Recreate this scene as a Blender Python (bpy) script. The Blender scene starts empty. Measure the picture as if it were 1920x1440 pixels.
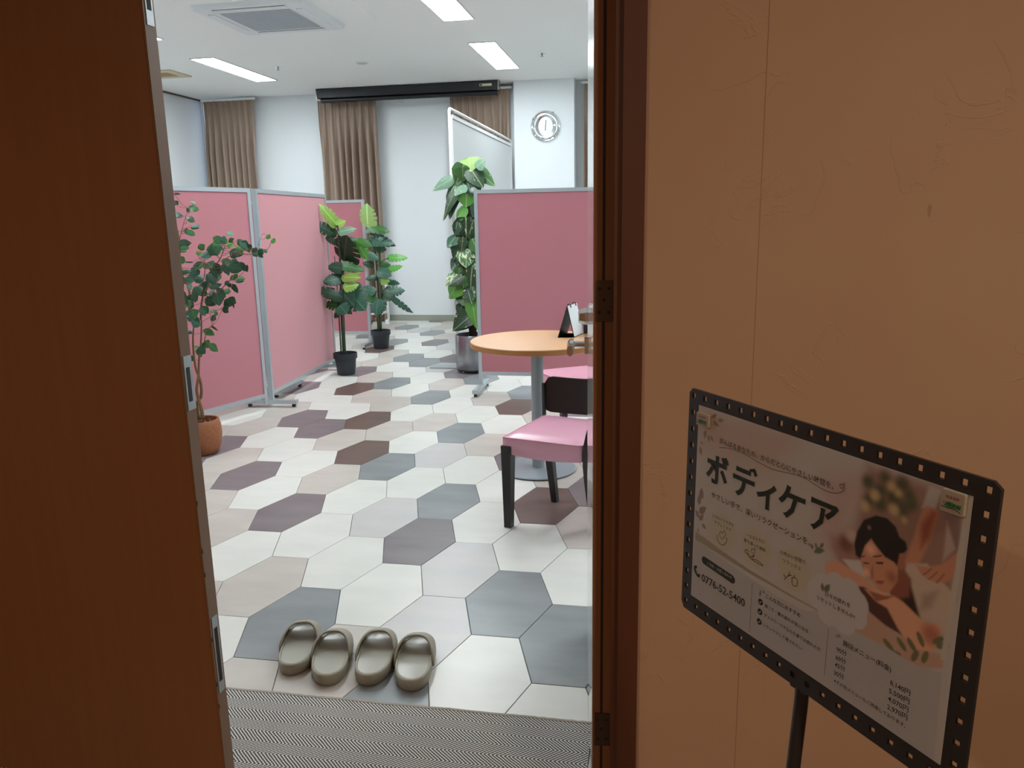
import bpy, bmesh, math, random
import numpy as np
from mathutils import Vector, Matrix, noise
random.seed(11)
C = bpy.context.scene.collection
PI = math.pi
# ------------------------------------------------------------------ camera, world, exposure
cam = bpy.data.cameras.new('camera'); co = bpy.data.objects.new('camera', cam); C.objects.link(co)
cam.sensor_fit = 'HORIZONTAL'; cam.sensor_width = 36.0; cam.lens = 1461.1/1920*36; cam.clip_start = .02
H, PITCH, YAW, ROLL = 1.42, .209038, .182116, -.0192615
fw = Vector((-math.sin(YAW)*math.cos(PITCH), math.cos(YAW)*math.cos(PITCH), -math.sin(PITCH)))
rt = Vector((math.cos(YAW), math.sin(YAW), 0)); up = rt.cross(fw)
r2 = rt*math.cos(ROLL) + up*math.sin(ROLL); u2 = -rt*math.sin(ROLL) + up*math.cos(ROLL)
M3 = Matrix((r2, u2, -fw)).transposed()
co.matrix_world = Matrix.Translation((0, 0, H)) @ M3.to_4x4()
bpy.context.scene.camera = co
vs = bpy.context.scene.view_settings
vs.view_transform = 'Standard'; vs.look = 'None'; vs.exposure = 0.0; vs.gamma = 1.0; vs.use_curve_mapping = False
w = bpy.data.worlds.new('daylight'); bpy.context.scene.world = w; w.use_nodes = True
w.node_tree.nodes['Background'].inputs[0].default_value = (.62, .78, 1, 1)
w.node_tree.nodes['Background'].inputs[1].default_value = 1.6
LAMP_E = 42.0          # strip lights of the room
CORR_E = 60.0          # warm corridor downlights (W)
# ------------------------------------------------------------------ helpers
def lin(c):
    return tuple(((v/255)/12.92 if v/255 <= .04045 else ((v/255+.055)/1.055)**2.4) for v in c)
def mat(name, rgb, rough=.5, metal=0., spec=.5, noise_amt=0., nscale=20., bump=0., bscale=60., coat=0., emit=None, emit_s=0., lin_rgb=False, detail=4., trans=0.):
    m = bpy.data.materials.new(name); m.use_nodes = True; nt = m.node_tree; b = nt.nodes['Principled BSDF']
    c = rgb if lin_rgb else lin(rgb)
    b.inputs['Base Color'].default_value = (*c, 1); b.inputs['Roughness'].default_value = rough
    b.inputs['Metallic'].default_value = metal; b.inputs['Specular IOR Level'].default_value = spec
    b.inputs['Coat Weight'].default_value = coat; b.inputs['Transmission Weight'].default_value = trans
    tc = nt.nodes.new('ShaderNodeTexCoord')
    if noise_amt:
        n = nt.nodes.new('ShaderNodeTexNoise'); n.inputs['Scale'].default_value = nscale; n.inputs['Detail'].default_value = detail
        nt.links.new(tc.outputs['Object'], n.inputs['Vector'])
        mx = nt.nodes.new('ShaderNodeMix'); mx.data_type = 'RGBA'
        mx.inputs[6].default_value = (*[v*(1-noise_amt) for v in c], 1); mx.inputs[7].default_value = (*[min(1, v*(1+noise_amt)) for v in c], 1)
        nt.links.new(n.outputs['Fac'], mx.inputs[0]); nt.links.new(mx.outputs[2], b.inputs['Base Color'])
    if bump:
        n = nt.nodes.new('ShaderNodeTexNoise'); n.inputs['Scale'].default_value = bscale; n.inputs['Detail'].default_value = 5
        nt.links.new(tc.outputs['Object'], n.inputs['Vector'])
        bp = nt.nodes.new('ShaderNodeBump'); bp.inputs['Strength'].default_value = bump; bp.inputs['Distance'].default_value = .002
        nt.links.new(n.outputs['Fac'], bp.inputs['Height']); nt.links.new(bp.outputs['Normal'], b.inputs['Normal'])
    if emit:
        b.inputs['Emission Color'].default_value = (*emit, 1); b.inputs['Emission Strength'].default_value = emit_s
    return m
def nodes(m): return m.node_tree, m.node_tree.nodes['Principled BSDF']
def prop(o, label=None, cat=None, group=None, kind=None):
    if label: o['label'] = label
    if cat: o['category'] = cat
    if group: o['group'] = group
    if kind: o['kind'] = kind
    return o
def empty(name, loc=(0, 0, 0), rz=0., **k):
    o = bpy.data.objects.new(name, None); o.empty_display_size = .1; C.objects.link(o)
    o.location = loc; o.rotation_euler = (0, 0, rz); return prop(o, **k)
def link(name, me, m=None, parent=None, **k):
    o = bpy.data.objects.new(name, me); C.objects.link(o)
    if m and not me.materials: me.materials.append(m)
    if parent: o.parent = parent
    return prop(o, **k)
def obj(name, bm, m, parent=None, smooth=False, bevel=0, **k):
    if bevel:
        bmesh.ops.bevel(bm, geom=[e for e in bm.edges if len(e.link_faces) == 2 and e.calc_face_angle(0) > .6], offset=bevel, segments=2, affect='EDGES', clamp_overlap=True)
    bmesh.ops.recalc_face_normals(bm, faces=bm.faces)
    me = bpy.data.meshes.new(name); bm.to_mesh(me); bm.free()
    if smooth:
        me.polygons.foreach_set('use_smooth', [True]*len(me.polygons))
        if smooth != 'all': me.set_sharp_from_angle(angle=.7)
    return link(name, me, m, parent, **k)
def box(bm, x0, x1, y0, y1, z0, z1, T=None):
    vs_ = [bm.verts.new((x, y, z)) for x in (x0, x1) for y in (y0, y1) for z in (z0, z1)]
    for f in ((0, 1, 3, 2), (4, 6, 7, 5), (0, 4, 5, 1), (2, 3, 7, 6), (0, 2, 6, 4), (1, 5, 7, 3)): bm.faces.new([vs_[i] for i in f])
    if T is not None: bmesh.ops.transform(bm, matrix=T, verts=vs_)
    return vs_
def B(*a): bm = bmesh.new(); box(bm, *a); return bm
def lathe(bm, prof, n=32, o=(0, 0, 0), cap0=True, cap1=True):
    rings = []
    for r, z in prof:
        rings.append([bm.verts.new((o[0]+r*math.cos(2*PI*i/n), o[1]+r*math.sin(2*PI*i/n), o[2]+z)) for i in range(n)])
    for a, b in zip(rings, rings[1:]):
        for i in range(n): bm.faces.new((a[i], a[(i+1) % n], b[(i+1) % n], b[i]))
    if cap0: bm.faces.new(rings[0][::-1])
    if cap1: bm.faces.new(rings[-1])
    return [v for r in rings for v in r]
def tube(bm, pts, r, n=8, cap=True):
    pts = [Vector(p) for p in pts]; rr = r if isinstance(r, (list, tuple)) else [r]*len(pts)
    rings = []; ref = Vector((0, 0, 1))
    for i, p in enumerate(pts):
        d = (pts[min(i+1, len(pts)-1)] - pts[max(i-1, 0)]).normalized()
        rf = ref if abs(d.dot(ref)) < .93 else Vector((1, 0, 0))
        a = d.cross(rf).normalized(); b = d.cross(a)
        rings.append([bm.verts.new(p + (a*math.cos(2*PI*k/n) + b*math.sin(2*PI*k/n))*rr[i]) for k in range(n)])
    for u, v in zip(rings, rings[1:]):
        # align to least twist
        best = min(range(n), key=lambda s: (u[0].co - v[s].co).length); v[:] = v[best:]+v[:best]
        if n > 2 and (u[1].co - v[1].co).length > (u[1].co - v[-1].co).length: v[1:] = v[1:][::-1]
        for i in range(n): bm.faces.new((u[i], u[(i+1) % n], v[(i+1) % n], v[i]))
    if cap: bm.faces.new(rings[0][::-1]); bm.faces.new(rings[-1])
def smooth_line(pts, sub=4):
    P = [Vector(p) for p in pts]; out = []
    for i in range(len(P)-1):
        a, b, c, d = P[max(i-1, 0)], P[i], P[i+1], P[min(i+2, len(P)-1)]
        for k in range(sub):
            t = k/sub; out.append(.5*((2*b)+(-a+c)*t+(2*a-5*b+4*c-d)*t*t+(-a+3*b-3*c+d)*t**3))
    return out+[P[-1]]
def prism(bm, poly, z0, z1, T=None):
    a = [bm.verts.new((x, y, z0)) for x, y in poly]; b = [bm.verts.new((x, y, z1)) for x, y in poly]; n = len(poly)
    bm.faces.new(a[::-1]); bm.faces.new(b)
    for i in range(n): bm.faces.new((a[i], a[(i+1) % n], b[(i+1) % n], b[i]))
    if T is not None: bmesh.ops.transform(bm, matrix=T, verts=a+b)
    return a+b
def rrect(x0, x1, y0, y1, r, n=5):
    out = []
    for cx, cy, a0 in ((x1-r, y1-r, 0), (x0+r, y1-r, 90), (x0+r, y0+r, 180), (x1-r, y0+r, 270)):
        for i in range(n+1):
            a = math.radians(a0+90*i/n); out.append((cx+r*math.cos(a), cy+r*math.sin(a)))
    return out
def copy_tree(o, parent=None):
    c = o.copy(); C.objects.link(c)
    if parent: c.parent = parent
    for ch in list(o.children): copy_tree(ch, c)
    return c
# ------------------------------------------------------------------ data measured from the photograph (metres, room axes)
TILE = {"a":0.08441,"b":0.16849,"h":0.25687,"ox":-0.5221,"oy":2.6728,"cols":"-3,-3,T;-1,-3,S;1,-3,C;-4,-2,C;-2,-2,T;0,-2,C;-5,-1,T;-3,-1,S;-1,-1,L;1,-1,S;-6,0,T;-4,0,T;-2,0,C;0,0,S;2,0,C;-5,1,C;-3,1,C;-1,1,L;1,1,C;-6,2,T;-4,2,C;-2,2,M;0,2,C;-7,3,T;-5,3,M;-3,3,L;-1,3,C;1,3,T;-8,4,T;-6,4,C;-4,4,C;-2,4,S;0,4,B;-9,5,M;-7,5,M;-5,5,T;-3,5,C;-1,5,C;1,5,M;-8,6,T;-6,6,C;-4,6,S;-2,6,C;0,6,T;-9,7,M;-7,7,C;-5,7,B;-3,7,L;-1,7,M;-10,8,T;-8,8,C;-6,8,T;-4,8,C;-2,8,T;0,8,T;-9,9,T;-7,9,M;-5,9,T;-3,9,S;-1,9,C;-10,10,C;-8,10,M;-6,10,B;-4,10,T;-2,10,C;0,10,C;-11,11,T;-9,11,T;-7,11,C;-5,11,C;-3,11,C;-1,11,T;-12,12,T;-10,12,T;-8,12,C;-6,12,T;-4,12,C;-2,12,B;-11,13,B;-9,13,C;-7,13,T;-5,13,S;-3,13,T;-1,13,C;-10,14,M;-8,14,B;-6,14,C;-4,14,C;-2,14,S;-11,15,C;-9,15,C;-7,15,S;-5,15,T;-3,15,C;-1,15,C;-12,16,T;-10,16,C;-8,16,T;-6,16,C;-4,16,S;-2,16,C;-11,17,M;-9,17,M;-7,17,C;-5,17,M;-3,17,C;-10,18,T;-8,18,C;-6,18,L;-4,18,C;-9,19,T;-7,19,S;-5,19,T;-12,20,T;-10,20,C;-8,20,S;-6,20,M;-11,21,C;-9,21,T;-7,21,C;-5,21,C;-12,22,C;-10,22,B;-8,22,C;-6,22,T;-11,23,T;-9,23,C;-7,23,L;-12,24,C;-10,24,S;-8,24,M;-6,24,L;-13,25,C;-11,25,T;-9,25,C;-7,25,L;-14,26,T;-12,26,S;-10,26,C;-8,26,T;-11,27,C;-9,27,S;-7,27,C;-12,28,T;-10,28,L;-8,28,C;-11,29,S;-9,29,T;-12,30,T;-10,30,C;-8,30,T;-11,31,C;-9,31,T;-10,32,M;-12,32,C"}  # cream of one taupe tile under the left screen stands for a light patch
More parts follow.
